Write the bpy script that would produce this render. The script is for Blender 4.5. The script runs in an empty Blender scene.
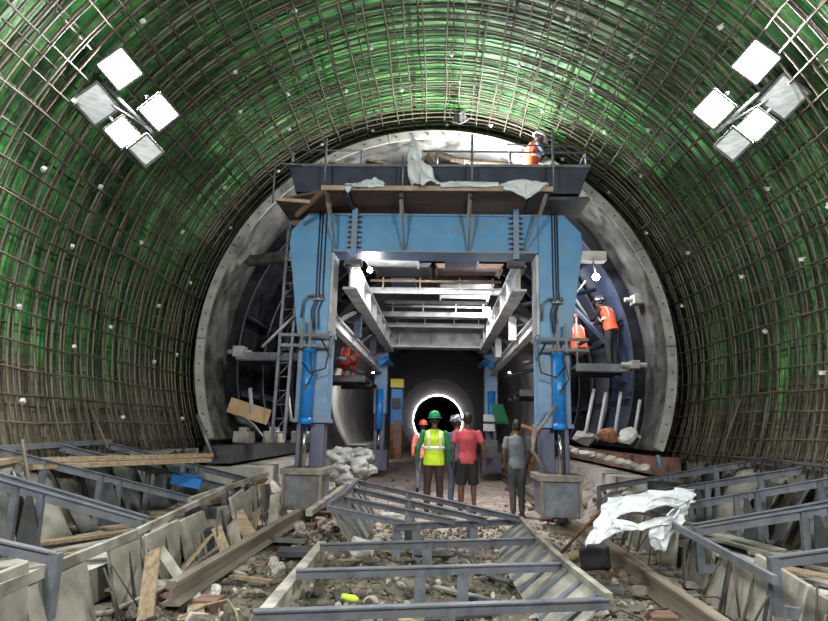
import bpy, bmesh, math, random
from mathutils import Vector, Matrix, Euler, noise
random.seed(11)
PI = math.pi
sc = bpy.context.scene
COL = sc.collection
V = Vector

# ------------------------------------------------------------------ camera
F = 600.0
CAM = V((0, 0, 1.55))
yaw, pitch, roll = math.radians(2.56), math.radians(11.1), math.radians(1.35)
RM = Matrix.Rotation(yaw, 3, 'Z') @ Matrix.Rotation(PI / 2 + pitch, 3, 'X') @ Matrix.Rotation(roll, 3, 'Z')
cd = bpy.data.cameras.new('camera'); cam = bpy.data.objects.new('camera', cd); COL.objects.link(cam)
cam.matrix_world = Matrix.Translation(CAM) @ RM.to_4x4()
cd.sensor_width = 36; cd.lens = 36 * F / 828; cd.clip_start = 0.05; cd.clip_end = 400
sc.camera = cam

def at(px, py, Y):
    d = RM @ V(((px - 414) / F, -(py - 310.5) / F, -1))
    return CAM + d * (Y / d.y)
def gp(px, py, z=0.0):
    d = RM @ V(((px - 414) / F, -(py - 310.5) / F, -1))
    return CAM + d * ((z - CAM.z) / d.z)

# ------------------------------------------------------------------ materials
MATS = {}
def mat(name, c1, c2=None, rough=0.6, metal=0.0, scale=4.0, bump=0.0, bscale=20.0, detail=4, stretch=(1, 1, 1), lo=0.35, hi=0.65, c3=None, s3=1.3, spec=0.5, rand=0.0):
    m = bpy.data.materials.new(name); m.use_nodes = True
    nt = m.node_tree; n = nt.nodes; L = nt.links
    b = n['Principled BSDF']
    b.inputs['Roughness'].default_value = rough; b.inputs['Metallic'].default_value = metal
    b.inputs['Specular IOR Level'].default_value = spec
    tc = n.new('ShaderNodeTexCoord'); mp = n.new('ShaderNodeMapping'); mp.inputs['Scale'].default_value = stretch
    L.new(tc.outputs['Object'], mp.inputs['Vector'])
    src = None
    if c2:
        nz = n.new('ShaderNodeTexNoise'); nz.inputs['Scale'].default_value = scale; nz.inputs['Detail'].default_value = detail
        L.new(mp.outputs['Vector'], nz.inputs['Vector'])
        r = n.new('ShaderNodeValToRGB'); r.color_ramp.elements[0].position = lo; r.color_ramp.elements[1].position = hi
        r.color_ramp.elements[0].color = (*c1, 1); r.color_ramp.elements[1].color = (*c2, 1)
        L.new(nz.outputs['Fac'], r.inputs['Fac']); src = r.outputs['Color']
        if c3:
            n3 = n.new('ShaderNodeTexNoise'); n3.inputs['Scale'].default_value = s3; n3.inputs['Detail'].default_value = 6
            L.new(mp.outputs['Vector'], n3.inputs['Vector'])
            r3 = n.new('ShaderNodeValToRGB'); r3.color_ramp.elements[0].position = .5; r3.color_ramp.elements[1].position = .62
            L.new(n3.outputs['Fac'], r3.inputs['Fac'])
            mx = n.new('ShaderNodeMix'); mx.data_type = 'RGBA'
            L.new(r3.outputs['Color'], mx.inputs['Factor']); L.new(src, mx.inputs['A']); mx.inputs['B'].default_value = (*c3, 1)
            src = mx.outputs['Result']
    if rand:
        oi = n.new('ShaderNodeObjectInfo'); hs = n.new('ShaderNodeHueSaturation')
        mr = n.new('ShaderNodeMapRange'); mr.inputs['To Min'].default_value = 1 - rand; mr.inputs['To Max'].default_value = 1 + rand
        L.new(oi.outputs['Random'], mr.inputs['Value']); L.new(mr.outputs['Result'], hs.inputs['Value'])
        if src: L.new(src, hs.inputs['Color'])
        else: hs.inputs['Color'].default_value = (*c1, 1)
        src = hs.outputs['Color']
    if src: L.new(src, b.inputs['Base Color'])
    else: b.inputs['Base Color'].default_value = (*c1, 1)
    if bump:
        nb = n.new('ShaderNodeTexNoise'); nb.inputs['Scale'].default_value = bscale; nb.inputs['Detail'].default_value = 5
        L.new(mp.outputs['Vector'], nb.inputs['Vector'])
        bp = n.new('ShaderNodeBump'); bp.inputs['Strength'].default_value = bump; bp.inputs['Distance'].default_value = 0.03
        L.new(nb.outputs['Fac'], bp.inputs['Height']); L.new(bp.outputs['Normal'], b.inputs['Normal'])
    MATS[name] = m
    return m
def emis(name, c, s):
    m = bpy.data.materials.new(name); m.use_nodes = True; b = m.node_tree.nodes['Principled BSDF']
    b.inputs['Base Color'].default_value = (*c, 1); b.inputs['Emission Color'].default_value = (*c, 1); b.inputs['Emission Strength'].default_value = s
    MATS[name] = m; return m

mat('blue', (.06, .215, .44), (.085, .27, .50), rough=.42, scale=2.2, bump=.05, bscale=6, c3=(.10, .22, .36), s3=2.5)
mat('blue_grey', (.10, .20, .36), (.15, .26, .42), rough=.45, scale=5, c3=(.16, .2, .27), s3=4)
mat('jack_blue', (.012, .17, .55), (.02, .22, .6), rough=.3, scale=6)
mat('navy', (.012, .018, .04), (.03, .04, .07), rough=.5, scale=4)
mat('panel_navy', (.03, .042, .09), (.05, .066, .12), rough=.45, scale=2)
mat('lining_glow_pale', (.3, .29, .3), (.45, .43, .44), spec=.2, rough=.7, scale=.5)  # glow of the far ring put into a paler lining colour
mat('unlit_steel', (.006, .007, .01), (.018, .018, .022), rough=.85, spec=.1, scale=3)  # black stands for the unlit inside of the form
mat('leg_steel', (.07, .075, .13), (.14, .14, .2), rough=.45, metal=.3, scale=3, stretch=(1, 1, .3))
mat('foot_steel', (.09, .105, .14), (.17, .185, .21), rough=.5, scale=5, c3=(.12, .1, .075), s3=3)
mat('flange', (.14, .12, .10), (.25, .22, .19), rough=.6, scale=8)
mat('chrome', (.55, .56, .6), rough=.15, metal=1.0)
mat('frame', (.10, .112, .145), (.175, .187, .225), rough=.4, metal=.25, scale=7, c3=(.16, .16, .18), s3=5, rand=.12)
mat('dark_steel', (.025, .027, .033), (.06, .06, .065), rough=.55, scale=5)
mat('grey_beam', (.38, .39, .41), (.52, .53, .55), rough=.5, scale=2.5, c3=(.28, .28, .28), s3=2)
mat('rebar', (.035, .025, .018), (.085, .068, .05), rough=.7, scale=1.6, rand=.3)
mat('rebar_dusty', (.045, .035, .026), (.115, .097, .073), rough=.75, scale=1.2, rand=.25)
mat('spacer', (.4, .4, .38), (.58, .58, .55), rough=.8, scale=9)
mat('form_concrete', (.025, .025, .024), (.17, .17, .155), rough=.8, scale=3.2, detail=7, bump=.25, bscale=9, c3=(.07, .07, .07), s3=1.6)
mat('form_edge', (.22, .22, .2), (.34, .34, .31), rough=.6, scale=4, detail=6)
mat('concrete', (.30, .29, .26), (.46, .44, .40), rough=.85, scale=3, bump=.3, bscale=12, c3=(.2, .18, .15), s3=1.2)
mat('pale_board', (.19, .175, .15), (.35, .33, .295), rough=.7, scale=3.5, bump=.1, c3=(.13, .12, .10), s3=2.2, rand=.15)
mat('wood', (.15, .105, .06), (.29, .215, .14), rough=.75, scale=3, stretch=(8, .8, 8), bump=.15, rand=.15)
mat('wood_brown', (.10, .055, .04), (.17, .10, .07), rough=.7, scale=2.5, stretch=(1, 5, 1), bump=.08)
mat('ply_edge', (.28, .2, .14), (.40, .3, .22), rough=.7, scale=6)
mat('plank_wood', (.16, .11, .065), (.29, .22, .145), rough=.7, scale=3, stretch=(.6, 8, 8), bump=.15, rand=.12)
mat('tan', (.42, .27, .14), (.52, .36, .2), rough=.7, scale=3)
mat('plastic', (.5, .53, .57), (.68, .7, .74), rough=.35, scale=3, bump=.5, bscale=7)
mat('sack', (.18, .18, .175), (.36, .36, .345), rough=.7, scale=4, bump=.5, bscale=9)
mat('rust', (.16, .07, .035), (.3, .14, .07), rough=.8, scale=9, bump=.4)
mat('red_beam', (.12, .06, .05), (.2, .1, .08), rough=.6, scale=4)
mat('rock', (.055, .046, .034), (.17, .148, .115), rough=.9, scale=3, bump=.6, bscale=10, rand=.4)
mat('rock_pale', (.22, .20, .18), (.46, .42, .385), rough=.9, scale=4, bump=.5, bscale=10, rand=.25)
mat('rail_steel', (.17, .14, .11), (.27, .23, .19), rough=.5, metal=.4, scale=5, stretch=(1, .3, 1), bump=.1)
mat('rubber', (.012, .012, .012), rough=.6)
mat('cable', (.02, .02, .022), rough=.5)
mat('skin', (.10, .045, .028), (.13, .06, .037), rough=.5, scale=8)
mat('hair', (.006, .005, .005), rough=.6)
mat('eye', (.6, .58, .55), rough=.2)
mat('cloth_hivis', (.55, .78, .02), (.62, .85, .03), rough=.7, scale=8, bump=.3, bscale=14)
mat('reflective', (.72, .74, .76), rough=.35)
mat('cloth_green', (.01, .13, .055), (.015, .17, .075), rough=.8, scale=8, bump=.3, bscale=12)
mat('helmet_green', (.01, .22, .09), rough=.25)
mat('helmet_dark', (.05, .055, .08), (.4, .4, .42), rough=.3, scale=14, lo=.5, hi=.6)
mat('helmet_white', (.5, .5, .5), rough=.3)
mat('helmet_red', (.6, .1, .08), rough=.3)
mat('cloth_red', (.40, .05, .07), (.47, .065, .085), rough=.8, scale=8, bump=.35, bscale=12)
mat('cloth_black', (.012, .012, .013), (.02, .02, .021), rough=.85, scale=8, bump=.3, bscale=12)
mat('cloth_maroon', (.05, .02, .025), (.07, .03, .033), rough=.85, scale=8, bump=.3, bscale=12)
mat('cloth_grey', (.12, .13, .155), (.16, .17, .2), rough=.85, scale=8, bump=.35, bscale=12)
mat('denim', (.035, .04, .043), (.065, .07, .072), rough=.85, scale=7, bump=.35, bscale=12)
mat('cloth_blue', (.05, .075, .12), (.075, .1, .155), rough=.85, scale=8, bump=.35, bscale=12)
mat('vest_orange', (.68, .07, .025), (.78, .10, .035), rough=.7, scale=8, bump=.3, bscale=12)
mat('vest_pink', (.8, .12, .12), (.85, .3, .26), rough=.7, scale=8, bump=.3, bscale=12)
mat('yellow', (.6, .5, .06), rough=.6)
mat('machine_blue', (.02, .17, .5), rough=.4)
mat('lime', (.5, .75, .05), rough=.4)
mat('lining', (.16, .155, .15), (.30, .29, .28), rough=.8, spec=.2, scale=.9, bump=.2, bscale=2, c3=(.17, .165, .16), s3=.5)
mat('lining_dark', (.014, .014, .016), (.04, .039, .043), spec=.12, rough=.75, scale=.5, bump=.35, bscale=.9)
mat('void_black', (.003, .003, .003), rough=1)  # near-black, so the tunnel beyond the ring reads as unlit void
mat('lamp_body', (.11, .115, .12), (.18, .185, .19), rough=.45, metal=.5, scale=8)
mat('lamp_glass_off', (.45, .47, .5), (.65, .67, .7), rough=.12, scale=9, stretch=(1, 1, 4))
emis('lamp_on', (1.0, 1.0, .98), 45)
emis('bulb_on', (1.0, 1.0, 1.0), 60)
emis('strip_on', (1.0, .95, .97), 260)

# wall membrane: green sheet with vertical creases, muddy towards the footing
def membrane():
    m = bpy.data.materials.new('membrane'); m.use_nodes = True; nt = m.node_tree; n = nt.nodes; L = nt.links
    b = n['Principled BSDF']; b.inputs['Roughness'].default_value = .42
    tc = n.new('ShaderNodeTexCoord')
    sp = n.new('ShaderNodeSeparateXYZ'); L.new(tc.outputs['Object'], sp.inputs[0])
    # creases, their shading put into the greens, run round the arch: stretch noise so it varies quickly along y
    mp = n.new('ShaderNodeMapping'); mp.inputs['Scale'].default_value = (.45, 2.6, .45); L.new(tc.outputs['Object'], mp.inputs['Vector'])
    nz = n.new('ShaderNodeTexNoise'); nz.inputs['Scale'].default_value = 2.0; nz.inputs['Detail'].default_value = 7; nz.inputs['Roughness'].default_value = .62; L.new(mp.outputs['Vector'], nz.inputs['Vector'])
    r = n.new('ShaderNodeValToRGB'); e = r.color_ramp.elements
    e[0].position = .36; e[0].color = (.022, .10, .028, 1); e[1].position = .68; e[1].color = (.27, .6, .22, 1)
    x = e.new(.52); x.color = (.06, .30, .07, 1)
    L.new(nz.outputs['Fac'], r.inputs['Fac'])
    # dark stains
    n2 = n.new('ShaderNodeTexNoise'); n2.inputs['Scale'].default_value = .55; n2.inputs['Detail'].default_value = 5; L.new(tc.outputs['Object'], n2.inputs['Vector'])
    r2 = n.new('ShaderNodeValToRGB'); r2.color_ramp.elements[0].position = .36; r2.color_ramp.elements[0].color = (.45, .42, .36, 1); r2.color_ramp.elements[1].position = .56
    L.new(n2.outputs['Fac'], r2.inputs['Fac'])
    mu = n.new('ShaderNodeMix'); mu.data_type = 'RGBA'; mu.blend_type = 'MULTIPLY'; mu.inputs['Factor'].default_value = 1
    L.new(r.outputs['Color'], mu.inputs['A']); L.new(r2.outputs['Color'], mu.inputs['B'])
    # mud splashed on the lowest metre and a half
    ad = n.new('ShaderNodeMath'); ad.operation = 'MULTIPLY_ADD'; ad.inputs[1].default_value = 2.6; L.new(n2.outputs['Fac'], ad.inputs[0]); L.new(sp.outputs['Z'], ad.inputs[2])
    mr = n.new('ShaderNodeMapRange'); mr.inputs['From Min'].default_value = 3.2; mr.inputs['From Max'].default_value = 4.0; L.new(ad.outputs[0], mr.inputs['Value'])
    mud = n.new('ShaderNodeValToRGB'); mud.color_ramp.elements[0].position = .35; mud.color_ramp.elements[0].color = (.075, .055, .035, 1); mud.color_ramp.elements[1].position = .65; mud.color_ramp.elements[1].color = (.27, .24, .16, 1)
    L.new(nz.outputs['Fac'], mud.inputs['Fac'])
    mx = n.new('ShaderNodeMix'); mx.data_type = 'RGBA'; L.new(mr.outputs['Result'], mx.inputs['Factor']); L.new(mud.outputs['Color'], mx.inputs['A']); L.new(mu.outputs['Result'], mx.inputs['B'])
    L.new(mx.outputs['Result'], b.inputs['Base Color'])
    bp = n.new('ShaderNodeBump'); bp.inputs['Strength'].default_value = .8; bp.inputs['Distance'].default_value = .12
    L.new(nz.outputs['Fac'], bp.inputs['Height']); L.new(bp.outputs['Normal'], b.inputs['Normal'])
    MATS['membrane'] = m
membrane()
def ground_mat():
    m = bpy.data.materials.new('ground'); m.use_nodes = True; nt = m.node_tree; n = nt.nodes; L = nt.links
    b = n['Principled BSDF']; b.inputs['Roughness'].default_value = .85
    tc = n.new('ShaderNodeTexCoord'); sp = n.new('ShaderNodeSeparateXYZ'); L.new(tc.outputs['Object'], sp.inputs[0])
    nz = n.new('ShaderNodeTexNoise'); nz.inputs['Scale'].default_value = 2.4; nz.inputs['Detail'].default_value = 9; nz.inputs['Roughness'].default_value = .7; L.new(tc.outputs['Object'], nz.inputs['Vector'])
    r = n.new('ShaderNodeValToRGB'); r.color_ramp.elements[0].position = .33; r.color_ramp.elements[0].color = (.04, .032, .024, 1); r.color_ramp.elements[1].position = .68; r.color_ramp.elements[1].color = (.19, .16, .125, 1)
    L.new(nz.outputs['Fac'], r.inputs['Fac'])
    r2 = n.new('ShaderNodeValToRGB'); r2.color_ramp.elements[0].position = .3; r2.color_ramp.elements[0].color = (.19, .14, .115, 1); r2.color_ramp.elements[1].position = .65; r2.color_ramp.elements[1].color = (.52, .43, .375, 1)
    L.new(nz.outputs['Fac'], r2.inputs['Fac'])
    # trodden dusty haul path beyond the drain frames, paled further to stand for lamplight
    ad = n.new('ShaderNodeMath'); ad.operation = 'MULTIPLY_ADD'; ad.inputs[1].default_value = 3; L.new(nz.outputs['Fac'], ad.inputs[0]); L.new(sp.outputs['Y'], ad.inputs[2])
    mr = n.new('ShaderNodeMapRange'); mr.inputs['From Min'].default_value = 9.0; mr.inputs['From Max'].default_value = 11.5; L.new(ad.outputs[0], mr.inputs['Value'])
    mx = n.new('ShaderNodeMix'); mx.data_type = 'RGBA'; L.new(mr.outputs['Result'], mx.inputs['Factor']); L.new(r.outputs['Color'], mx.inputs['A']); L.new(r2.outputs['Color'], mx.inputs['B'])
    L.new(mx.outputs['Result'], b.inputs['Base Color'])
    n3 = n.new('ShaderNodeTexNoise'); n3.inputs['Scale'].default_value = 12; n3.inputs['Detail'].default_value = 8; L.new(tc.outputs['Object'], n3.inputs['Vector'])
    bp = n.new('ShaderNodeBump'); bp.inputs['Strength'].default_value = .8; bp.inputs['Distance'].default_value = .06
    L.new(n3.outputs['Fac'], bp.inputs['Height']); L.new(bp.outputs['Normal'], b.inputs['Normal'])
    MATS['ground'] = m
ground_mat()

# ------------------------------------------------------------------ mesh builder
def ico_data(sub=1):
    bm = bmesh.new(); bmesh.ops.create_icosphere(bm, subdivisions=sub, radius=1)
    v = [x.co.copy() for x in bm.verts]; f = [[q.index for q in p.verts] for p in bm.faces]; bm.free(); return v, f
ICO1 = ico_data(1); ICO2 = ico_data(2)
class MB:
    def __init__(s): s.v = []; s.f = []; s.sm = []
    def add(s, vs, fs, smooth=False):
        o = len(s.v); s.v += [V(a) for a in vs]
        for f in fs: s.f.append([i + o for i in f]); s.sm.append(smooth)
        return s
    def hexa(s, p):  # 8 corners: bottom 4 ccw, top 4 ccw
        return s.add(p, [(3, 2, 1, 0), (4, 5, 6, 7), (0, 1, 5, 4), (1, 2, 6, 5), (2, 3, 7, 6), (3, 0, 4, 7)])
    def box(s, x0, x1, y0, y1, z0, z1):
        return s.hexa([(x0, y0, z0), (x1, y0, z0), (x1, y1, z0), (x0, y1, z0), (x0, y0, z1), (x1, y0, z1), (x1, y1, z1), (x0, y1, z1)])
    def rbox(s, c, size, rot=(0, 0, 0)):
        R = Euler(rot).to_matrix(); a, b, d = [q / 2 for q in size]; c = V(c)
        return s.hexa([c + R @ V(p) for p in [(-a, -b, -d), (a, -b, -d), (a, b, -d), (-a, b, -d), (-a, -b, d), (a, -b, d), (a, b, d), (-a, b, d)]])
    def bar(s, p0, p1, w, h, up=(0, 0, 1)):
        p0 = V(p0); p1 = V(p1); t = (p1 - p0).normalized(); side = t.cross(V(up))
        if side.length < 1e-4: side = t.cross(V((0, 1, 0)))
        side.normalize(); u = side.cross(t).normalized()
        a = side * w / 2; b = u * h / 2
        return s.hexa([p0 - a - b, p0 + a - b, p1 + a - b, p1 - a - b, p0 - a + b, p0 + a + b, p1 + a + b, p1 - a + b])
    def channel(s, p0, p1, w, h, t=.012, up=(0, 0, 1)):   # rolled angle / channel: web + two flanges
        p0 = V(p0); p1 = V(p1); d = (p1 - p0).normalized(); side = d.cross(V(up)).normalized(); u = side.cross(d).normalized()
        s.bar(p0 + u * (h / 2), p1 + u * (h / 2), w, t, up)
        s.bar(p0 + u * (-h / 2), p1 + u * (-h / 2), w, t, up)
        s.bar(p0, p1, t * 1.5, h, up)
        return s
    def tube(s, pts, r, n=6, smooth=True, closed=False):
        pts = [V(p) for p in pts]; k = len(pts); rs = r if isinstance(r, (list, tuple)) else [r] * k
        vs = []; ref = None
        for i, p in enumerate(pts):
            t = (pts[min(i + 1, k - 1)] - pts[max(i - 1, 0)]).normalized()
            if ref is None:
                ref = V((0, 0, 1)) if abs(t.z) < .9 else V((1, 0, 0))
            a = t.cross(ref).normalized(); b = a.cross(t).normalized(); ref = b
            for j in range(n):
                an = 2 * PI * j / n; vs.append(p + (a * math.cos(an) + b * math.sin(an)) * rs[i])
        fs = []
        for i in range(k - 1):
            for j in range(n):
                fs.append((i * n + j, i * n + (j + 1) % n, (i + 1) * n + (j + 1) % n, (i + 1) * n + j))
        s.add(vs, fs, smooth)
        o = len(s.v) - len(vs)
        s.f.append([o + j for j in range(n)][::-1]); s.sm.append(False)
        s.f.append([o + (k - 1) * n + j for j in range(n)]); s.sm.append(False)
        return s
    def sect(s, rings, side=(1, 0, 0), n=12):  # rings: (center, halfwidth, halfdepth); closed, rounded
        k = len(rings); vs = []
        side0 = V(side)
        C = [V(r[0]) for r in rings]
        for i, r in enumerate(rings):
            t = (C[min(i + 1, k - 1)] - C[max(i - 1, 0)]).normalized()
            b = t.cross(side0)
            if b.length < .1: b = t.cross(V((0, 1, 0)))
            b.normalize(); a = b.cross(t).normalized()
            for j in range(n):
                an = 2 * PI * j / n; vs.append(C[i] + a * math.cos(an) * r[1] + b * math.sin(an) * r[2])
        fs = [(i * n + j, i * n + (j + 1) % n, (i + 1) * n + (j + 1) % n, (i + 1) * n + j) for i in range(k - 1) for j in range(n)]
        s.add(vs, fs, True); o = len(s.v) - len(vs)
        s.f.append([o + j for j in range(n)][::-1]); s.sm.append(True)
        s.f.append([o + (k - 1) * n + j for j in range(n)]); s.sm.append(True)
        return s
    def ball(s, c, r, sub=2, rot=None):
        vs, fs = ICO2 if sub == 2 else ICO1
        R = rot or Matrix.Identity(3); r = V(r if isinstance(r, (tuple, list)) else (r, r, r)); c = V(c)
        return s.add([c + R @ V((v.x * r.x, v.y * r.y, v.z * r.z)) for v in vs], fs, True)
    def prism(s, poly, y0, y1):  # polygon in xz, extruded along y
        n = len(poly); vs = [(x, y0, z) for x, z in poly] + [(x, y1, z) for x, z in poly]
        fs = [list(range(n)), [n + i for i in range(n)][::-1]] + [(i, i + n, (i + 1) % n + n, (i + 1) % n) for i in range(n)]
        return s.add(vs, fs)
    def arcband(s, cx, cz, r0, r1, y0, y1, a0, a1, n=80, smooth=False):  # solid arch band
        vs = []; 
        for i in range(n + 1):
            a = a0 + (a1 - a0) * i / n; c, d = math.cos(a), math.sin(a)
            vs += [(cx + r0 * c, y0, cz + r0 * d), (cx + r1 * c, y0, cz + r1 * d), (cx + r1 * c, y1, cz + r1 * d), (cx + r0 * c, y1, cz + r0 * d)]
        fs = [(0, 1, 2, 3), tuple(n * 4 + q for q in (3, 2, 1, 0))]
        for i in range(n):
            o = i * 4
            for q in range(4): fs.append((o + q, o + 4 + q, o + 4 + (q + 1) % 4, o + (q + 1) % 4))
        return s.add(vs, fs, smooth)
    def rock(s, c, size, seed):
        rnd = random.Random(seed); vs, fs = ICO2
        R = Euler((rnd.uniform(0, 6), rnd.uniform(0, 6), rnd.uniform(0, 6))).to_matrix(); off = V((rnd.uniform(0, 50), seed * 1.7 % 31, 3))
        sx, sy, sz = size
        out = []
        planes = [V((rnd.gauss(0, 1), rnd.gauss(0, 1), rnd.gauss(0, 1))).normalized() for _ in range(7)]
        for v in vs:
            p = v.copy()
            for q in planes:
                dd = p.dot(q) - .55
                if dd > 0: p -= q * dd * .9
            p *= 1 + .25 * noise.noise(p * 1.6 + off)
            out.append(V(c) + V(((R @ p).x * sx, (R @ p).y * sy, (R @ p).z * sz)))
        return s.add(out, fs, False)
    def sheet(s, o, u, v, nu, nv, fn, th=.01):  # crumpled sheet with thickness
        o = V(o); u = V(u); v = V(v); nn = u.cross(v).normalized(); top = []
        for j in range(nv + 1):
            for i in range(nu + 1):
                a, b = i / nu, j / nv; top.append(o + u * a + v * b + V(fn(a, b)))
        m = len(top); bot = [p - nn * th for p in top]; w = nu + 1; fs = []
        for j in range(nv):
            for i in range(nu):
                q = (j * w + i, j * w + i + 1, (j + 1) * w + i + 1, (j + 1) * w + i); fs.append(q); fs.append(tuple(m + z for z in q[::-1]))
        per = [i for i in range(nu)] + [nu + j * w for j in range(nv)] + [nv * w + nu - i for i in range(nu)] + [(nv - j) * w for j in range(nv)]
        for i in range(len(per)):
            a, b = per[i], per[(i + 1) % len(per)]; fs.append((b, a, m + a, m + b))
        return s.add(top + bot, fs, True)
    def mesh(s, name, origin=V((0, 0, 0))):
        me = bpy.data.meshes.new(name); me.from_pydata([tuple(p - origin) for p in s.v], [], s.f)
        me.polygons.foreach_set('use_smooth', s.sm); me.update(); return me
    def build(s, name, m, parent=None, label=None, cat=None, group=None, kind=None):
        if parent is not None: org = parent_loc(parent)
        elif kind == 'structure': org = V((0, 0, 0))
        else:
            xs = [p.x for p in s.v]; ys = [p.y for p in s.v]; zs = [p.z for p in s.v]
            org = V(((min(xs) + max(xs)) / 2, (min(ys) + max(ys)) / 2, min(zs)))
        ob = bpy.data.objects.new(name, s.mesh(name, org)); COL.objects.link(ob)
        ob.data.materials.append(MATS[m])
        if parent is not None: ob.parent = parent; ob['wl'] = tuple(org)
        else: ob.location = org; ob['wl'] = tuple(org)
        tag(ob, label, cat, group, kind); return ob
def parent_loc(o): return V(o['wl'])
def tag(o, label=None, cat=None, group=None, kind=None):
    if label: o['label'] = label
    if cat: o['category'] = cat
    if group: o['group'] = group
    if kind: o['kind'] = kind
def empty(name, loc, label, cat, group=None):
    o = bpy.data.objects.new(name, None); COL.objects.link(o); o.location = loc; o['wl'] = tuple(loc); o.empty_display_size = .1
    tag(o, label, cat, group); return o
def kids(o): return [c for c in bpy.data.objects if c.parent == o]
def copy_tree(o, parent=None, ch=None):
    c = o.copy(); COL.objects.link(c)
    if parent is not None: c.parent = parent
    for k in kids(o): copy_tree(k, c)
    return c
def bevel(o, w=.01, seg=2):
    b = o.modifiers.new('b', 'BEVEL'); b.width = w; b.segments = seg; b.limit_method = 'ANGLE'; return o
def lamp(kind, name, loc, energy, color=(1, 1, 1), size=.3, aim=None, parent=None, spot=None, blend=.4):
    d = bpy.data.lights.new(name, kind); d.energy = energy; d.color = color
    if kind == 'AREA': d.size = size; d.shape = 'SQUARE'
    else: d.shadow_soft_size = size
    if spot: d.spot_size = spot; d.spot_blend = blend
    o = bpy.data.objects.new(name, d); COL.objects.link(o)
    M = Matrix.Translation(V(loc))
    if aim is not None: M = M @ (V(aim) - V(loc)).to_track_quat('-Z', 'Y').to_matrix().to_4x4()
    if parent is not None:
        o.parent = parent; M = Matrix.Translation(-parent_loc(parent)) @ M; o.matrix_local = M
    else: o.matrix_world = M
    return o

#@@SETTING
# ------------------------------------------------------------------ setting
CX, CZ = -.14, 2.93
def gh(x, y):
    w = 1.0
    if -1.6 < x < 1.8 and y > 9: w = .35
    z = (.07 * noise.noise(V((x * .9, y * .9, 1.3))) + .045 * noise.noise(V((x * 3.1, y * 3.1, 7.7))) + .02 * noise.noise(V((x * 8, y * 8, 2)))) * w
    return z - .02
fl = MB(); xs = [-5.2 + i * .1 for i in range(105)]; ys = [1.0 + i * .1 for i in range(130)] + [14 + i * .5 for i in range(24)] + [26 + 2.5 * i for i in range(56)]
for y in ys:
    for x in xs: fl.v.append(V((x, y, gh(x, y))))
w = len(xs)
for j in range(len(ys) - 1):
    for i in range(w - 1): fl.f.append((j * w + i, j * w + i + 1, (j + 1) * w + i + 1, (j + 1) * w + i)); fl.sm.append(True)
fl.build('floor', 'ground', kind='structure')
fb = MB(); fb.box(-5.2, 5.2, -14, 1.0, -.3, -.02); fb.build('floor_behind', 'ground', kind='structure')
def shell(name, r, th, y0, y1, d0, d1, m, n=40, ny=1):
    s = MB()
    for k in range(ny):
        a, b = y0 + (y1 - y0) * k / ny, y0 + (y1 - y0) * (k + 1) / ny
        s.arcband(CX, CZ, r, r + th, a, b, math.radians(d0), math.radians(d1), n, True)
    o = s.build(name, m, kind='structure')
    for p in o.data.polygons: p.use_smooth = False
    return o
shell('wall_right', 5.0, .25, -14, 22, -34, 42, 'membrane', 60)
shell('ceiling', 5.0, .25, -14, 22, 42, 138, 'membrane', 70)
shell('wall_left', 5.0, .25, -14, 22, 138, 214, 'membrane', 60)
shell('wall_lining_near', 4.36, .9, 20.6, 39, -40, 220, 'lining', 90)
shell('wall_lining_end', 4.0, .9, 66, 100, -48, 228, 'lining_glow_pale', 90)
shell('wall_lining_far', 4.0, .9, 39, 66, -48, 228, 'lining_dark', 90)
shell('wall_void', 4.3, .6, 100, 160, -50, 230, 'void_black', 60)  # shell added to hold the darkness past the lining
s = MB(); s.box(-6, 6, 160, 160.3, -2, 8); s.build('wall_end', 'void_black', kind='structure')
# concrete footings along both walls
for sx, n_ in ((-1, 1), (1, 2)):
    s = MB(); a, b = sorted((sx * 4.42, sx * 5.0)); s.box(a, b, 1, 11.2, 0, 1.1); s.build('trim_%d' % n_, 'concrete', kind='structure')
for sx, n_ in ((-1, 3), (1, 4)):
    s = MB(); a, b = sorted((sx * 3.2, sx * 4.9)); s.box(a, b, 11.2, 39, 0, .78); s.build('trim_%d' % n_, 'concrete', kind='structure')
#@@CAGE
# ------------------------------------------------------------------ rebar cage
cage = empty('rebar_cage', (CX, 3.5, 1.12), 'rusty steel reinforcement cage of hoops and long bars lining the green tunnel walls', 'rebar cage')
def arc_pts(r, d0=-22.5, d1=202.5, n=80, wob=0, seed=0, cz=CZ):
    return [V((CX + (r + wob * noise.noise(V((i * .13, seed, 0)))) * math.cos(math.radians(d0 + (d1 - d0) * i / n)), wob * 1.5 * noise.noise(V((i * .11, seed + 9, 4))),
               cz + (r + wob * noise.noise(V((i * .13, seed, 0)))) * math.sin(math.radians(d0 + (d1 - d0) * i / n)))) for i in range(n + 1)]
hm = []
for k in range(4):
    for r in (4.70, 4.86):
        s = MB(); s.tube(arc_pts(r, wob=.05, seed=k * 3.3 + r), .0135, 6); me = s.mesh('hoop_bar', V((CX, 0, 1.12))); me.materials.append(MATS['rebar_dusty' if r < 4.8 else 'rebar']); hm.append((r, me))
def place_hoop(r, y, k):
    me = [m for (q, m) in hm if q == r][k % 4]
    o = bpy.data.objects.new('hoop_bar', me); COL.objects.link(o); o.parent = cage; o.location = (0, y - 3.5, 0)
    o.rotation_euler = (random.uniform(-.006, .006), 0, random.uniform(-.012, .012))
hoops = []
y = 4.2; k = 0
while y < 13.8: hoops.append((4.70, y + random.uniform(-.03, .03))); y += .165
y = 4.3
while y < 13.8: hoops.append((4.86, y + random.uniform(-.03, .03))); y += .19
hoops.sort(key=lambda h: h[1])
for k, (r, y) in enumerate(hoops[:100]): place_hoop(r, y, random.randrange(4))
s = MB()
for r, y in hoops[100:]: s.tube([p + V((0, y, 0)) for p in arc_pts(r, wob=.05, seed=y)], .0135, 6)
s.build('hoop_bar', 'rebar', cage, kind='stuff')
lm = []
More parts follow.
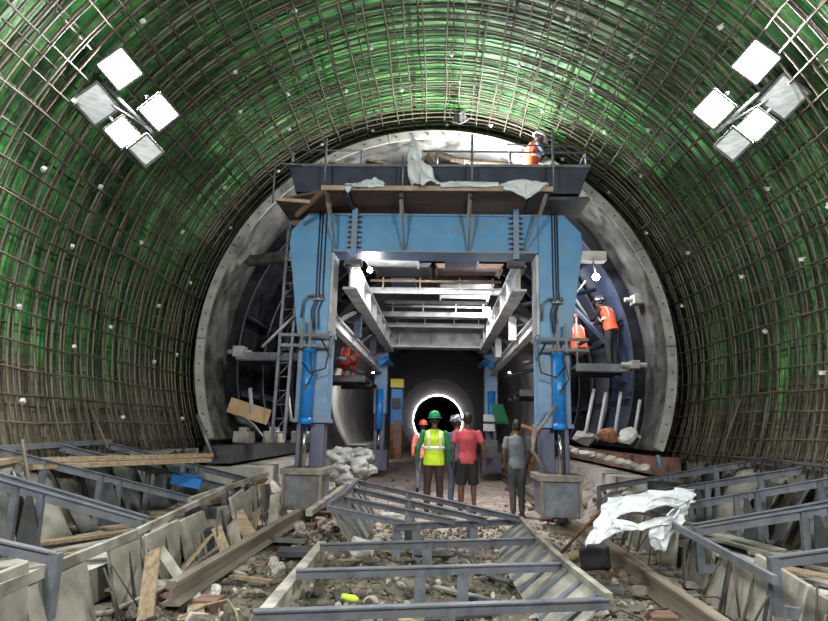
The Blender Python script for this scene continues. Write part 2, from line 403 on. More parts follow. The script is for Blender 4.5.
for k in range(4):
    s = MB(); n_ = 24
    s.tube([V((.05 * noise.noise(V((i * .3, k * 5.1, 0))), i * 10.2 / n_, .05 * noise.noise(V((i * .3, k * 5.1, 9))))) for i in range(n_ + 1)], .0135, 6)
    me = s.mesh('longitudinal_bar'); me.materials.append(MATS['rebar' if k % 2 else 'rebar_dusty']); lm.append(me)
def place_long(r, d, k):
    o = bpy.data.objects.new('longitudinal_bar', lm[k % 4]); COL.objects.link(o); o.parent = cage
    a = math.radians(d); o.location = (r * math.cos(a), random.uniform(-.1, .1), CZ + r * math.sin(a) - 1.12)
    o.rotation_euler = (random.uniform(-.004, .004), 0, random.uniform(-.004, .004))
for k in range(60): place_long(4.675, -21 + k * 222 / 59 + random.uniform(-.4, .4), k)
for k in range(40): place_long(4.83, -20 + k * 220 / 39 + random.uniform(-.5, .5), k + 1)
# concrete cover spacers tied to the inner bars
s = MB(); s.rbox((0, 0, 0), (.045, .045, .045)); s.tube([(0, -.05, .02), (0, .05, .02)], .006, 5)
spm = s.mesh('spacer_block'); spm.materials.append(MATS['spacer'])
def place_spacer(y, d):
    o = bpy.data.objects.new('spacer_block', spm); COL.objects.link(o); o.parent = cage; a = math.radians(d)
    o.location = (4.66 * math.cos(a), y - 3.5, CZ + 4.66 * math.sin(a) - 1.12); o.rotation_euler = (random.uniform(0, 1), -a + random.uniform(-.3, .3), random.uniform(0, 1))
cnt = 0
for iy in range(8):
    for ia in range(14):
        if cnt >= 98: break
        if random.random() < .1: continue
        place_spacer(5.2 + iy * 1.15 + random.uniform(-.3, .3), -8 + ia * 15 + (iy % 2) * 7 + random.uniform(-3, 3)); cnt += 1
#@@FORM
# ------------------------------------------------------------------ arch formwork shell
form = empty('arch_formwork', (CX, 11.0, .8), 'concrete-splattered steel arch formwork ring around the blue gantry', 'formwork')
A0, A1 = math.radians(-22.5), math.radians(202.5)
s = MB(); s.arcband(CX, CZ, 4.35, 4.42, 11.03, 12.5, A0, A1, 110, True); s.build('front_skin', 'form_concrete', form, 'mottled grey concrete-stained skin plate')
s = MB(); s.arcband(CX, CZ, 4.35, 4.42, 12.5, 20.5, A0, A1, 110, True); s.build('rear_skin', 'unlit_steel', form, 'inner skin plate, blackened to stand for shade')
s = MB(); s.arcband(CX, CZ, 4.2, 4.24, 12.6, 16.4, math.radians(-20), math.radians(42), 40, True); s.build('side_plate', 'panel_navy', form, 'dark blue plate behind the right catwalk')
n_ = 9
for k in range(n_):   # flange segments with a small gap at each joint
    a = A0 + (A1 - A0) * k / n_ + .002; b = A0 + (A1 - A0) * (k + 1) / n_ - .002
    s = MB(); s.arcband(CX, CZ, 4.26, 4.425, 10.98, 11.03, a, b, 14, False)
    fo = s.build('front_flange', 'form_edge', form, 'pale grey rim plate')
    bt = MB()
    for q in range(6):
        bt = MB(); c = a + (b - a) * (q + .5) / 6; p = V((CX + 4.34 * math.cos(c), 10.975, CZ + 4.34 * math.sin(c))); bt.tube([p, p + V((0, -.012, 0))], .018, 8, False); bt.build('bolt', 'dark_steel', fo)
for yy in (12.45, 14.3, 15.8, 17.3, 18.8, 20.3):
    s = MB(); s.arcband(CX, CZ, 4.12, 4.35, yy, yy + .02, A0, A1, 90); r_ = s.build('arch_rib', 'unlit_steel', form)
    s = MB(); s.arcband(CX, CZ, 4.10, 4.12, yy - .02, yy + .03, A0, A1, 90); s.build('rib_flange', 'dark_steel' if yy < 13 or yy > 14.5 else 'foot_steel', r_, 'worn grey edge strip')
for sx in (-1, 1):
    s = MB(); s.bar((sx * 4.0, 11.0, 1.0), (sx * 4.0, 20.4, 1.0), .5, .3); s.build('foot_beam', 'dark_steel' if sx < 0 else 'red_beam', form)
    for zz in (2.2, 3.9, 5.4):  # longitudinal stiffeners on the inside of the skin
        xx = sx * math.sqrt(4.2 ** 2 - (zz - CZ) ** 2) + CX
        s = MB(); s.channel((xx, 12.9, zz), (xx, 20.3, zz), .1, .12); s.build('stringer', 'navy', form)
# hinge brackets on the front inner face
for px, py, sz in ((240, 352, .22), (637, 300, .2), (634, 365, .16), (566, 268, .2)):
    p = at(px, py, 12.0); s = MB(); s.rbox(p, (sz, .3, sz)); s.tube([p + V((-.25, 0, 0)), p + V((.25, 0, 0))], .05, 10); bevel(s.build('hinge_bracket', 'form_edge', form), .015)
#@@GANTRY
# ------------------------------------------------------------------ gantry
gx = -.12
gan = empty('formwork_gantry', (gx, 10.3, .1), 'blue steel portal gantry on four hydraulic legs in the tunnel centre', 'gantry')
def col(sx, Y0, Y1, front=True):
    X = lambda v: gx + sx * v
    poly = [(X(1.84), 5.35), (X(2.30), 5.35), (X(2.60), 5.02), (X(2.62), 4.78), (X(2.38), 3.13), (X(1.84), 3.13)]
    if sx > 0: poly = poly[::-1]
    s = MB(); s.prism(poly, Y0, Y1); c = bevel(s.build('column', 'blue', gan), .012)
    s = MB(); a, b = sorted((X(1.79), X(1.835))); s.box(a, b, Y0 - .03, Y1, 3.17, 4.6); s.build('edge_plate', 'grey_beam', c, 'pale inner edge plate')
    a, b = sorted((X(1.80), X(2.36))); s = MB(); s.box(a, b, Y0 + .06, Y1, 1.62, 3.13); lc = bevel(s.build('lower_column', 'blue_grey', gan, 'scuffed blue-grey lower column box'), .02)
    for zz in (3.13, 1.64):
        s = MB(); s.box(a - .03, b + .03, Y0 + .02, Y1 + .04, zz - .035, zz + .035); bevel(s.build('flange_plate', 'blue_grey', lc), .008)
    # telescoping leg
    a, b = sorted((X(1.84), X(2.08))); s = MB(); s.box(a, b, Y0 + .12, Y1 - .05, .86, 1.62); bevel(s.build('inner_leg', 'leg_steel', gan, 'dark purple-grey telescoping leg'), .015)
    a, b = sorted((X(2.24), X(2.32))); s = MB(); s.box(a, b, Y0 + .12, Y1 - .05, .86, 1.62); bevel(s.build('inner_leg', 'leg_steel', gan), .01)
    # jack
    jx = X(2.14); jy = Y0 - .04
    s = MB(); s.tube([(jx, jy, 1.62), (jx, jy, 2.86)], .105, 20); j = s.build('jack_cylinder', 'jack_blue', gan, 'bright blue hydraulic jack cylinder')
    s = MB(); s.tube([(jx, jy, 1.58), (jx, jy, 1.68)], .12, 20); s.build('jack_collar', 'jack_blue', j)
    s = MB(); s.tube([(jx, jy, 2.8), (jx, jy, 2.9)], .115, 20); s.build('jack_collar', 'jack_blue', j)
    s = MB(); s.tube([(jx, jy, .86), (jx, jy, 1.6)], .042, 14); s.build('piston', 'chrome', j, 'shiny chrome piston rod')
    s = MB(); s.rbox((jx, jy - .1, 2.2), (.05, .05, .09)); s.tube([(jx + .02, jy - .11, 2.22), (jx + .12, jy - .2, 2.4), (jx + .05, jy - .15, 2.8)], .014, 6); s.build('valve', 'dark_steel', j)
    # foot
    a, b = sorted((X(1.79), X(2.40)))
    s = MB(); s.box(a, b, Y0 - .22, Y1 + .1, .2, .76); ft = bevel(s.build('foot_box', 'foot_steel', gan, 'grey steel travelling wheel box'), .02)
    s = MB(); s.box(a - .06, b + .06, Y0 - .28, Y1 + .14, .76, .86); bevel(s.build('foot_flange', 'flange', ft, 'dusty brown top flange'), .01)
    for q in (a, b): s = MB(); s.box(q - .02, q + .02, Y0 - .27, Y0 - .2, .22, .78); s.build('foot_rib', 'flange', ft)
    for q in (Y0 - .05, Y1 - .1): s = MB(); s.tube([(X(2.12) - .07, q, .24), (X(2.12) + .07, q, .24)], .14, 20); s.build('wheel', 'dark_steel', ft)
for sx in (-1, 1): col(sx, 10.3, 10.8)
# hydraulic lines, clamps on the columns
for sx in (-1, 1):
    for dx in ((.0, .05, .12) if sx < 0 else (.0, .05, .09)):
        x0 = gx + sx * (2.08) + dx * 1.0
        s = MB(); s.tube([(x0, 10.27, 5.4), (x0, 10.27, 4.0), (x0 + .01, 10.26, 3.75), (x0 - .06, 10.24, 3.55), (x0 - .03, 10.2, 3.2)], .012, 6); s.build('hydraulic_line', 'cable', gan)
    s = MB(); x0 = gx + sx * 2.08
    s.box(x0 - .03, x0 + .15, 10.2, 10.3, 3.72, 3.77); s.ball((x0, 10.2, 3.78), .04); s.ball((x0 + .12, 10.2, 3.78), .04); s.tube([(x0, 10.2, 3.78), (x0 - .1, 10.18, 3.8), (x0 - .2, 10.2, 3.7), (x0 - .22, 10.2, 3.4)], .02, 8); s.build('pipe_fitting', 'lamp_body', gan)
    # clamp frame around the jack head
    s = MB()
    for zz in (2.9, 3.08):
        s.bar((gx + sx * 1.78, 10.12, zz), (gx + sx * 2.62, 10.12, zz), .05, .05); s.bar((gx + sx * 2.6, 10.12, zz), (gx + sx * 2.6, 10.7, zz), .05, .05)
    s.bar((gx + sx * 1.7, 10.12, 3.1), (gx + sx * 1.75, 10.12, 2.7), .04, .04, (0, 1, 0)); s.bar((gx + sx * 2.1, 10.1, 2.85), (gx + sx * 2.1, 10.1, 3.35), .04, .04, (0, 1, 0)); s.bar((gx + sx * 2.24, 10.1, 2.85), (gx + sx * 2.24, 10.1, 3.35), .04, .04, (0, 1, 0))
    s.build('clamp_frame', 'foot_steel', gan)
    s = MB(); q = gx + sx * 1.9
    s.tube([(q, 10.1, 3.0), (q - .15 * sx, 10.0, 2.75), (q - .1 * sx, 10.0, 2.5), (q + .15 * sx, 9.98, 2.42), (q + .3 * sx, 10.05, 2.6)], .016, 6); s.build('loose_cable', 'cable', gan)
# front cross beam
s = MB(); s.box(gx - 1.84, gx + 1.84, 10.32, 10.75, 4.66, 5.32); pb = bevel(s.build('portal_beam', 'blue', gan), .01)
s = MB(); s.box(gx - 1.82, gx + 1.82, 10.25, 10.82, 4.62, 4.665); s.box(gx - 1.83, gx + 1.83, 10.29, 10.8, 5.315, 5.35); s.build('beam_flange', 'blue_grey', pb)
for sx in (-1, 1):   # bolted splice with rows of cleats
    x0 = gx + sx * 1.44
    s = MB(); s.box(x0 - .05, x0 + .05, 10.2, 10.34, 4.5, 5.42); sp_ = s.build('splice_plate', 'blue_grey', gan)
    for q in range(8):
        for d in (-.085, .085): s = MB(); s.rbox((x0 + d, 10.26, 4.62 + q * .095), (.07, .1, .028), (0, .25 * (1 if d > 0 else -1), 0)); s.build('cleat', 'frame', sp_)
    s = MB(); s.rbox((x0, 10.3, 4.42), (.3, .2, .09)); s.build('bracket', 'dark_steel', sp_)
# rear portal
for sx in (-1, 1):
    X = lambda v: gx + sx * v
    a, b = sorted((X(1.62), X(2.05)))
    s = MB(); s.box(a, b, 20, 20.45, 2.0, 4.3); bevel(s.build('rear_column', 'blue_grey', gan), .02)
    s = MB(); s.tube([(X(1.83), 19.93, 1.5), (X(1.83), 19.93, 2.8)], .12, 16); j = s.build('rear_jack', 'jack_blue', gan)
    s = MB(); s.tube([(X(1.83), 19.93, .8), (X(1.83), 19.93, 1.5)], .05, 12); s.build('rear_piston', 'chrome', j)
    s = MB(); s.box(a + .05, b - .05, 20.05, 20.4, .8, 2.0); s.build('rear_leg', 'leg_steel', gan)
    s = MB(); s.box(a - .1, b + .1, 19.8, 20.6, .2, .85); bevel(s.build('rear_foot_box', 'leg_steel', gan), .02)
    # longitudinal beams
    s = MB(); x0 = X(1.56); s.box(x0 - .02, x0 + .02, 10.75, 20, 4.07, 4.52); s.box(x0 - .13, x0 + .13, 10.75, 20, 4.5, 4.54); s.box(x0 - .13, x0 + .13, 10.75, 20, 4.05, 4.09)
    lb = s.build('longitudinal_beam', 'grey_beam', gan, 'pale grey upper longitudinal beam')
    for q in range(7): s = MB(); s.box(x0 - .12, x0 + .12, 11.8 + q * 1.3, 11.82 + q * 1.3, 4.09, 4.5); s.build('beam_stiffener', 'grey_beam', lb)
    s = MB(); x0 = X(1.86); s.channel((x0, 10.75, 3.45), (x0, 20.1, 3.45), .16, .22, .02); s.build('tie_beam', 'grey_beam', gan, 'pale grey lower tie beam')
    for yy in (13.2, 16.4):
        s = MB(); s.bar((X(1.72), yy, 3.5), (X(1.72), yy, 4.1), .16, .16, (0, 1, 0)); s.build('post', 'navy' if sx < 0 else 'grey_beam', gan)
        s = MB(); s.bar((X(1.9), yy - 1.6, 3.6), (X(1.72), yy - .2, 4.1), .07, .1); s.build('diagonal', 'dark_steel', gan)
        s = MB(); s.tube([(X(1.95), yy, 3.0), (X(3.1), yy + .2, 3.3), (X(3.95), yy + .3, 3.5)], .05, 8); s.build('side_jack', 'navy', gan)
        s = MB(); s.tube([(X(1.95), yy, 4.3), (X(3.6), yy + .1, 4.7)], .05, 8); s.build('side_jack', 'navy', gan)
    s = MB(); s.tube([(X(1.75), 18.6, 3.5), (X(1.6), 19.4, 3.75), (X(1.45), 19.9, 3.6)], .07, 8); s.build('hose', 'jack_blue', gan)
s = MB(); s.box(gx - 1.62, gx + 1.62, 19.95, 20.3, 4.25, 5.0); rb = bevel(s.build('rear_portal_beam', 'grey_beam', gan), .01)
s = MB()
for x0 in (-1.25, -.1, .3, 1.3): s.box(gx + x0 - .03, gx + x0 + .03, 19.85, 19.97, 4.27, 5.0)
s.box(gx - 1.7, gx + 1.7, 19.8, 20.4, 4.2, 4.26); s.build('beam_rib', 'grey_beam', rb)
for yy, zz in ((13.5, 4.66), (16.4, 4.66), (18.4, 4.7)):
    s = MB(); s.channel((gx - 1.55, yy, zz), (gx + 1.55, yy, zz), .1, .12, .014); c = s.build('cross_member', 'grey_beam', gan)
    s = MB(); s.tube([(gx - 1.5, yy - .15, zz + .2), (gx + 1.5, yy - .15, zz + .2)], .03, 8)
    for q in (-1.2, -.35, .55, 1.3): s.bar((gx + q, yy - .15, zz), (gx + q, yy - .15, zz + .28), .03, .03, (0, 1, 0))
    s.build('walkway_rail', 'ply_edge' if yy == 13.5 else 'grey_beam', c)
# roof panels above the cross members
for (x0, x1, y0, y1, z, mm) in ((-1.45, -.35, 11.6, 12.6, 5.0, 'grey_beam'), (.2, .9, 11.7, 12.7, 5.0, 'panel_navy'), (-1.1, -.5, 14.2, 15.6, 5.1, 'panel_navy'), (.1, 1.4, 14.0, 15.9, 5.02, 'grey_beam'), (-1.5, 1.5, 16.8, 18.2, 5.1, 'dark_steel'), (-1.3, 1.4, 18.5, 19.8, 5.15, 'dark_steel'), (-1.4, -.1, 12.8, 13.9, 5.1, 'dark_steel'), (.0, 1.5, 12.9, 13.8, 5.12, 'wood_brown')):
    s = MB(); s.box(gx + x0, gx + x1, y0, y1, z, z + .04)
    s.box(gx + x0, gx + x0 + .04, y0, y1, z - .06, z); s.box(gx + x1 - .04, gx + x1, y0, y1, z - .06, z); s.box(gx + x0, gx + x1, y0, y0 + .04, z - .06, z)
    s.build('roof_panel', mm, gan)
# ------------------------------------------------------------------ work platform on top
plat = empty('work_platform', (gx, 9.5, 5.42), 'brown plywood work platform with navy beam and pipe railing on top of the blue gantry', 'platform')
s = MB(); s.box(-2.03, 1.83, 9.5, 10.9, 5.48, 5.52); s.build('deck', 'wood_brown', plat)
s = MB(); s.box(-2.04, 1.84, 9.46, 9.5, 5.46, 5.54); s.build('deck_edge', 'ply_edge', plat, 'pale brown front edge board')
for x0 in (-1.6, -.7, .5, 1.5):
    s = MB(); s.channel((x0, 9.55, 5.43), (x0, 10.9, 5.43), .06, .09, .01); s.build('joist', 'dark_steel', plat)
s = MB(); s.prism([(-2.74, 6.09), (-2.60, 5.62), (2.40, 5.62), (2.56, 6.09)], 9.95, 10.45); nb = s.build('navy_beam', 'navy', plat, 'dark navy box beam')
s = MB(); s.box(-2.76, 2.58, 9.91, 10.49, 6.09, 6.14); s.build('beam_cap', 'foot_steel', nb, 'blue-grey steel cap')
s = MB(); s.hexa([(-2.85, 9.6, 5.32), (-2.03, 9.6, 5.48), (-2.03, 10.9, 5.48), (-2.85, 10.9, 5.32), (-2.85, 9.6, 5.35), (-2.03, 9.6, 5.52), (-2.03, 10.9, 5.52), (-2.85, 10.9, 5.35)]); s.build('wing_deck', 'wood_brown', plat)
s = MB(); s.bar(at(325, 189, 9.5), at(296, 216, 9.8), .05, .07); s.build('wing_bracket', 'wood_brown', plat)
s = MB(); s.bar(at(325, 189, 9.5), at(331, 206, 9.8), .05, .07); s.build('wing_bracket', 'wood_brown', plat)
s = MB(); s.bar(at(276, 199, 9.55), at(310, 202, 9.6), .04, .06); s.build('wing_bracket', 'ply_edge', plat)
s = MB(); s.box(1.84, 2.56, 9.95, 10.9, 5.5, 5.56); s.build('wing_deck', 'dark_steel', plat)
s = MB(); s.box(1.3, 2.2, 10.48, 10.96, 5.52, 5.54); s.build('step_board', 'wood', plat)
for x0, x1 in ((-1.95, -1.88), (-.68, -.66), (.49, .48), (1.78, 1.45)):
    s = MB(); s.bar((x0, 9.6, 5.5), (x1, 10.2, 4.66), .035, .035, (0, -1, 0)); st = s.build('strut', 'foot_steel', plat)
    s = MB(); s.bar((x0 - .02, 9.62, 5.48), (x0 - .02 + (x1 - x0) * .3, 9.85, 5.15), .06, .03, (0, -1, 0)); s.build('strut_cleat', 'flange', st)
for x0, zt in ((-2.0, 6.42), (-.67, 6.1), (.5, 6.5), (1.86, 6.6)):
    s = MB(); s.tube([(x0, 9.52, 5.52), (x0, 9.52, zt)], .02, 8); s.build('rail_post', 'frame', plat)
for x0 in (-2.7, -1.45, -.1, 1.2, 2.52):
    s = MB(); s.tube([(x0, 9.97, 6.12), (x0, 9.97, 6.42)], .018, 8); s.build('rail_post', 'frame', plat)
s = MB(); s.tube([(-2.7, 9.97, 6.42), (-1.4, 9.97, 6.42)], .018, 8); s.build('handrail', 'frame', plat)
s = MB(); s.tube([(-.35, 9.97, 6.41), (2.52, 9.97, 6.39), (2.52, 10.9, 6.39)], .02, 8); s.build('handrail', 'frame', plat)
s = MB(); s.tube([(1.2, 10.2, 6.12), (1.2, 10.2, 6.66), (2.4, 10.2, 6.62)], .014, 8); s.build('handrail', 'frame', plat)
s = MB(); s.tube([(-2.95, 9.8, 5.35), (-2.95, 9.8, 6.15)], .018, 8); s.build('rail_post', 'frame', plat)
s = MB(); s.tube([(-2.95, 9.8, 6.1), (-2.5, 9.9, 6.1)], .014, 8); s.build('handrail', 'frame', plat)
# ------------------------------------------------------------------ ladder tower at the left
lad = empty('ladder', at(274, 440, 10.95), 'grey-blue lattice steel ladder leaning beside the left gantry column', 'ladder')
a0, a1 = at(272, 440, 10.95), at(290, 214, 10.95); b0, b1 = at(284, 440, 10.95), at(303, 214, 11.05)
for p, q in ((a0, a1), (b0, b1)):
    s = MB(); s.bar(p, q, .05, .05, (0, 1, 0)); s.build('stringer', 'frame', lad)
for k in range(17):
    t = (k + .5) / 17; s = MB(); s.tube([a0.lerp(a1, t), b0.lerp(b1, t)], .013, 6); s.build('rung', 'frame', lad)
    if k % 2 == 0: s = MB(); s.tube([a0.lerp(a1, t), b0.lerp(b1, min(1, t + 1 / 17))], .01, 6); s.build('lattice', 'frame', lad)
#@@SIDES
# ------------------------------------------------------------------ side catwalks inside the form
def catwalk(label, x0, x1, y0, y1, z, mm='grey_beam', rails=False):
    e = empty('catwalk', ((x0 + x1) / 2, y0, z - .1), label, 'catwalk')
    s = MB(); s.box(x0, x1, y0, y1, z - .04, z); s.build('deck', mm, e)
    for q in (y0, (y0 + y1) / 2, y1 - .06): s = MB(); s.box(x0, x1, q, q + .05, z - .14, z - .04); s.build('bearer', 'dark_steel', e)
    s = MB(); s.box(x0, x1, y0 - .03, y0, z - .12, z + .03); s.build('edge_angle', mm, e)
    if rails:
        s = MB(); s.tube([(x0 + .03, y0, z), (x0 + .03, y0, z + .95), (x0 + .03, y1, z + .95), (x0 + .03, y1, z)], .018, 8); s.build('rail', 'grey_beam', e)
    return e
catwalk('grey steel catwalk inside the left side of the arch formwork', -4.1, -2.75, 11.9, 12.9, 2.95, 'foot_steel')
catwalk('small grey steel catwalk under the two orange-vested workers on the right', 2.75, 3.85, 12.2, 13.5, 2.88, 'foot_steel', True)
catwalk('narrow catwalk under the worker behind the left gantry column', -3.1, -1.95, 15.8, 19.0, 2.85, 'dark_steel')
catwalk('narrow rusty catwalk behind the right gantry column', 2.05, 3.0, 15.5, 18.0, 2.55, 'dark_steel')
def strut(label, pts, r, m, name='brace_pipe', cat='pipe', group=None):
    s = MB(); s.tube(pts, r, 8); return s.build(name, m, None, label, cat, group)
s = MB(); s.bar(at(243, 262, 12.2), at(292, 256, 11.2), .16, .2); s.build('brace_arm', 'form_concrete', form, 'short grey brace arm')
strut('thin white diagonal pipe left of the blue column', [at(262, 347, 10.9), at(299, 311, 10.9)], .028, 'grey_beam')
strut('light blue diagonal pipe beside the right-hand workers', [at(572, 306, 11.9), at(606, 343, 12.1)], .045, 'blue_grey')
strut('pale diagonal pipe above the crouching worker on the right', [at(575, 298, 11.9), at(590, 322, 12.1)], .025, 'grey_beam')
strut('short pale pipe under the lamp on the right', [at(574, 297, 11.9), at(585, 281, 12.1)], .02, 'grey_beam')
for (a, b) in (((585, 437), (594, 389)), ((598, 437), (606, 392)), ((614, 438), (621, 392)), ((634, 436), (640, 400))):
    strut('pale upright prop in the dark lower right side of the formwork', [at(a[0], a[1], 12.3), at(b[0], b[1], 12.4)], .035, 'grey_beam', 'prop', 'prop', 'props under the right catwalk')
strut('short pale upright pipe right of the tan board', [at(252, 413, 12.0), at(250, 388, 12.0)], .04, 'grey_beam')
strut('short pale upright pipe left of the blue jack', [at(291, 421, 12.0), at(288, 394, 12.0)], .035, 'grey_beam')
strut('dark steel pole leaning on the left foot of the arch ring', [at(197, 415, 10.9), at(212, 455, 10.7)], .03, 'frame', 'pole', 'pole')
strut('pale pole near the upper right of the formwork', [at(661, 470, 10.3), at(658, 455, 10.3)], .03, 'blue_grey', 'pole', 'pole')
s = MB(); p = at(249, 411, 12.0); s.rbox(p, (.85, .05, .3), (0, .28, 0)); s.build('plywood_board', 'tan', None, 'tan plywood board lying in the left side of the formwork', 'board')
s = MB(); s.sheet(at(232, 414, 11.9), at(262, 436, 11.7) - at(232, 414, 11.9), V((.1, .4, .0)) + V((0, 0, -.25)), 8, 5, lambda a, b: (0, 0, .12 * math.sin(a * 3) + .03 * math.sin(9 * b)), .01); s.build('bent_sheet', 'sack', None, 'bent pale sheet below the tan plywood board', 'sheet')
for px in (244, 274, 302, 318):
    s = MB(); p = at(px, 437, 12.0); s.rbox(p, (.34, .3, .22), (0, 0, random.uniform(-.3, .3))); s.rbox(p + V((.0, 0, .14)), (.16, .22, .1)); bevel(s.build('concrete_block', 'concrete', None, 'pale concrete block on the dark left foot beam', 'block', 'blocks on the left foot beam'), .02)
# clutter on the right foot beam
for px, py, m, l in ((586, 437, 'sack', 'pale crumpled bundle on the right foot beam'), (609, 436, 'rust', 'rusty bundle on the right foot beam'), (628, 436, 'spacer', 'white lump at the foot of the right arch ring')):
    s = MB(); p = at(px, py, 12.0); s.rock(p, (.24, .2, .17), int(px)); s.rbox(p + V((.1, 0, .05)), (.3, .1, .05), (.2, .4, .3)); s.build('debris_bundle', m, None, l, 'debris')
for k in range(10):
    p = at(567 + k * 8.5, 449 + k * 2.1, 11.4 - k * .06); s = MB(); s.rock(p, (.15, .14, .08), 300 + k); s.build('concrete_lump', 'rock_pale', None, 'pale concrete lump in the row below the right foot beam', 'rubble', 'lumps below the right foot beam')
# inner machinery by the far legs
s = MB(); p = at(397, 407, 21.5); e = empty('machine_cabinet', p - V((0, 0, .6)), 'bright blue machine cabinet behind the far left gantry leg', 'machine')
s = MB(); s.rbox(p, (.42, .6, 1.25)); bevel(s.build('cabinet', 'machine_blue', e), .03)
s = MB(); s.rbox(p + V((0, -.02, .82)), (.45, .6, .3)); s.build('canopy', 'yellow', e, 'yellow top')
s = MB(); s.rbox(p + V((0, -.31, .1)), (.3, .02, .4)); s.build('window', 'dark_steel', e)
s = MB(); s.rbox(p + V((0, 0, -1.2)), (.4, .5, 1.2)); s.build('stand', 'rust', e, 'rust brown stand')
s = MB(); s.rbox(at(397, 434, 19.4), (.2, .1, .9)); s.build('brown_board', 'wood_brown', None, 'brown board standing by the far left gantry leg', 'board')
for py in (418, 427.5):
    s = MB(); s.rbox(at(489, py, 19.4), (.36, .02, .22)); s.build('paper_notice', 'spacer', None, 'white paper notice on the far right gantry leg, %s one' % ('upper' if py < 420 else 'lower'), 'notice')
s = MB(); s.rbox(at(489, 449, 18.6), (.5, .5, .55)); bevel(s.build('tool_chest', 'dark_steel', None, 'dark steel chest at the foot of the far right gantry leg', 'chest'), .03)
s = MB(); s.sheet(at(490, 404, 19.0), V((.4, 0, 0)), V((.2, 0, -.6)), 4, 4, lambda a, b: (0, .05 * math.sin(4 * a), 0), .02); s.build('green_sheet', 'cloth_green', None, 'dull green sheet hanging beside the far right gantry leg', 'sheet')
bx = MB(); bx.tube([at(505, 445, 15), at(520, 425, 14.5), at(535, 430, 13.5), at(530, 470, 11.5)], .05, 8); bx.build('hose', 'rust', None, 'brown hose looping behind the man in grey', 'hose')
# thick brown hose in front of right leg
s = MB(); s.tube([at(556, 405, 9.9), at(546, 420, 9.85), at(536, 432, 9.9), at(532, 450, 9.9), V((1.74, 9.98, .9))], .03, 8); s.build('drain_hose', 'flange', None, 'thick brown hose bent beside the right gantry jack', 'hose')
#@@TRACK
# ------------------------------------------------------------------ rails
def rail(x0, y0, x1, y1, z, label):
    prof = [(-.085, 0), (.085, 0), (.085, .015), (.014, .04), (.014, .13), (.045, .145), (.045, .185), (.036, .195), (-.036, .195), (-.045, .185), (-.045, .145), (-.014, .13), (-.014, .04), (-.085, .015)]
    d = V((x1 - x0, y1 - y0, 0)).normalized(); n = V((d.y, -d.x, 0)); N = len(prof); s = MB()
    pts = [V((x0, y0, z)) + n * a + V((0, 0, b)) for a, b in prof] + [V((x1, y1, z)) + n * a + V((0, 0, b)) for a, b in prof]
    s.add(pts, [list(range(N))[::-1], [N + i for i in range(N)]] + [(i, (i + 1) % N, (i + 1) % N + N, i + N) for i in range(N)])
    return s.build('rail', 'rail_steel', None, label, 'rail')
rail(-2.2, 5.25, -2.18, 23, .06, 'rusty steel rail under the left gantry foot, its near end cut')
rail(2.12, 3.0, 2.1, 23, .02, 'rusty steel rail under the right gantry foot')
s = MB(); s.bar((2.34, 3.2, .02), (2.36, 10.0, .04), .1, .1); s.build('timber_batten', 'wood', None, 'pale timber batten beside the right rail', 'timber')
for sx, x0 in ((-1, -2.2), (1, 2.12)):
    for k in range(9):
        yy = 5.6 + k * 1.4; s = MB(); s.rbox((x0, yy, -.01), (.62, .2, .12), (0, 0, random.uniform(-.08, .08))); bevel(s.build('sleeper', 'wood_brown', None, 'half-buried timber sleeper under the %s rail' % ('left' if sx < 0 else 'right'), 'sleeper', 'sleepers under the %s rail' % ('left' if sx < 0 else 'right')), .01)
s = MB(); s.bar(at(309, 513, 8.2), at(378, 463, 17.5), .09, .08); s.build('timber_beam', 'pale_board', None, 'long pale timber beam running from the left gantry foot toward the far legs', 'timber')
# ------------------------------------------------------------------ drain formwork frames in the centre
def drain_frame(label, lefts, rights, tl, tr, posts):
    base = (lefts[0] + rights[0]) / 2; base.z = 0
    e = empty('drain_formwork_frame', base, label, 'formwork frame')
    for i, (a, b) in enumerate(zip(lefts, rights)):
        s = MB(); s.bar(a + V((0, 0, 0)), b, .075, .012); s.bar(a - V((0, 0, .035)), b - V((0, 0, .035)), .014, .08); c = s.build('cross_bar', 'frame', e)
        for t in posts[i]:
            p = a.lerp(b, t); s = MB(); s.bar((p.x, p.y + .01, gh(p.x, p.y) - .02), (p.x, p.y + .01, p.z - .01), .1, .03, (0, 1, 0)); s.bar((p.x + .03, p.y + .04, 0), (p.x + .03, p.y + .04, p.z - .01), .014, .07, (0, 1, 0)); s.build('post', 'frame', c)
    def side(pts, inward, rail_m, nm):
        s = MB()
        for a, b in zip(pts[:-1], pts[1:]): s.bar(a + V((0, 0, .01)), b + V((0, 0, .01)), .06, .06)
        s.build('top_rail', rail_m, e)
        for a, b in zip(pts[:-1], pts[1:]):
            s = MB(); lo = V((inward, 0, 0)); a2, b2 = V((a.x + inward, a.y, .02)), V((b.x + inward, b.y, .02)); nrm = V((-.015 * (1 if inward > 0 else -1), 0, -.01))
            s.hexa([a2, a, b, b2, a2 + nrm, a + nrm, b + nrm, b2 + nrm]); pnl = s.build('side_panel', 'pale_board', e, 'pale dusty sloping side panel')
            L = (b - a).length; k = max(2, int(L / .34))
            for q in range(k):
                t = (q + .5) / k; u, w2 = a.lerp(b, t) + V((inward * .05, 0, -.02)), a2.lerp(b2, t) + V((0, 0, .02)); s = MB(); s.bar(u, w2, .09, .03, (1 if inward > 0 else -1, 0, 1)); s.build('panel_rib', 'frame', pnl)
    if tl: side(lefts, .38, tl, 'l')
    if tr: side(rights, -.38, tr, 'r')
    return e
zz = .35
drain_frame('nearest blue-grey steel drain formwork frame lying in the rubble, centre foreground',
    [gp(253, 611, zz), gp(296, 570, zz), gp(320, 544, zz), at(396, 524, 7.7)], [gp(609, 599, zz), gp(564, 563, zz), gp(537, 538, zz), gp(520, 519, zz)], None, 'pale_board', [(.36, .52), (.44, .6), (.47,), (.15, .6)])
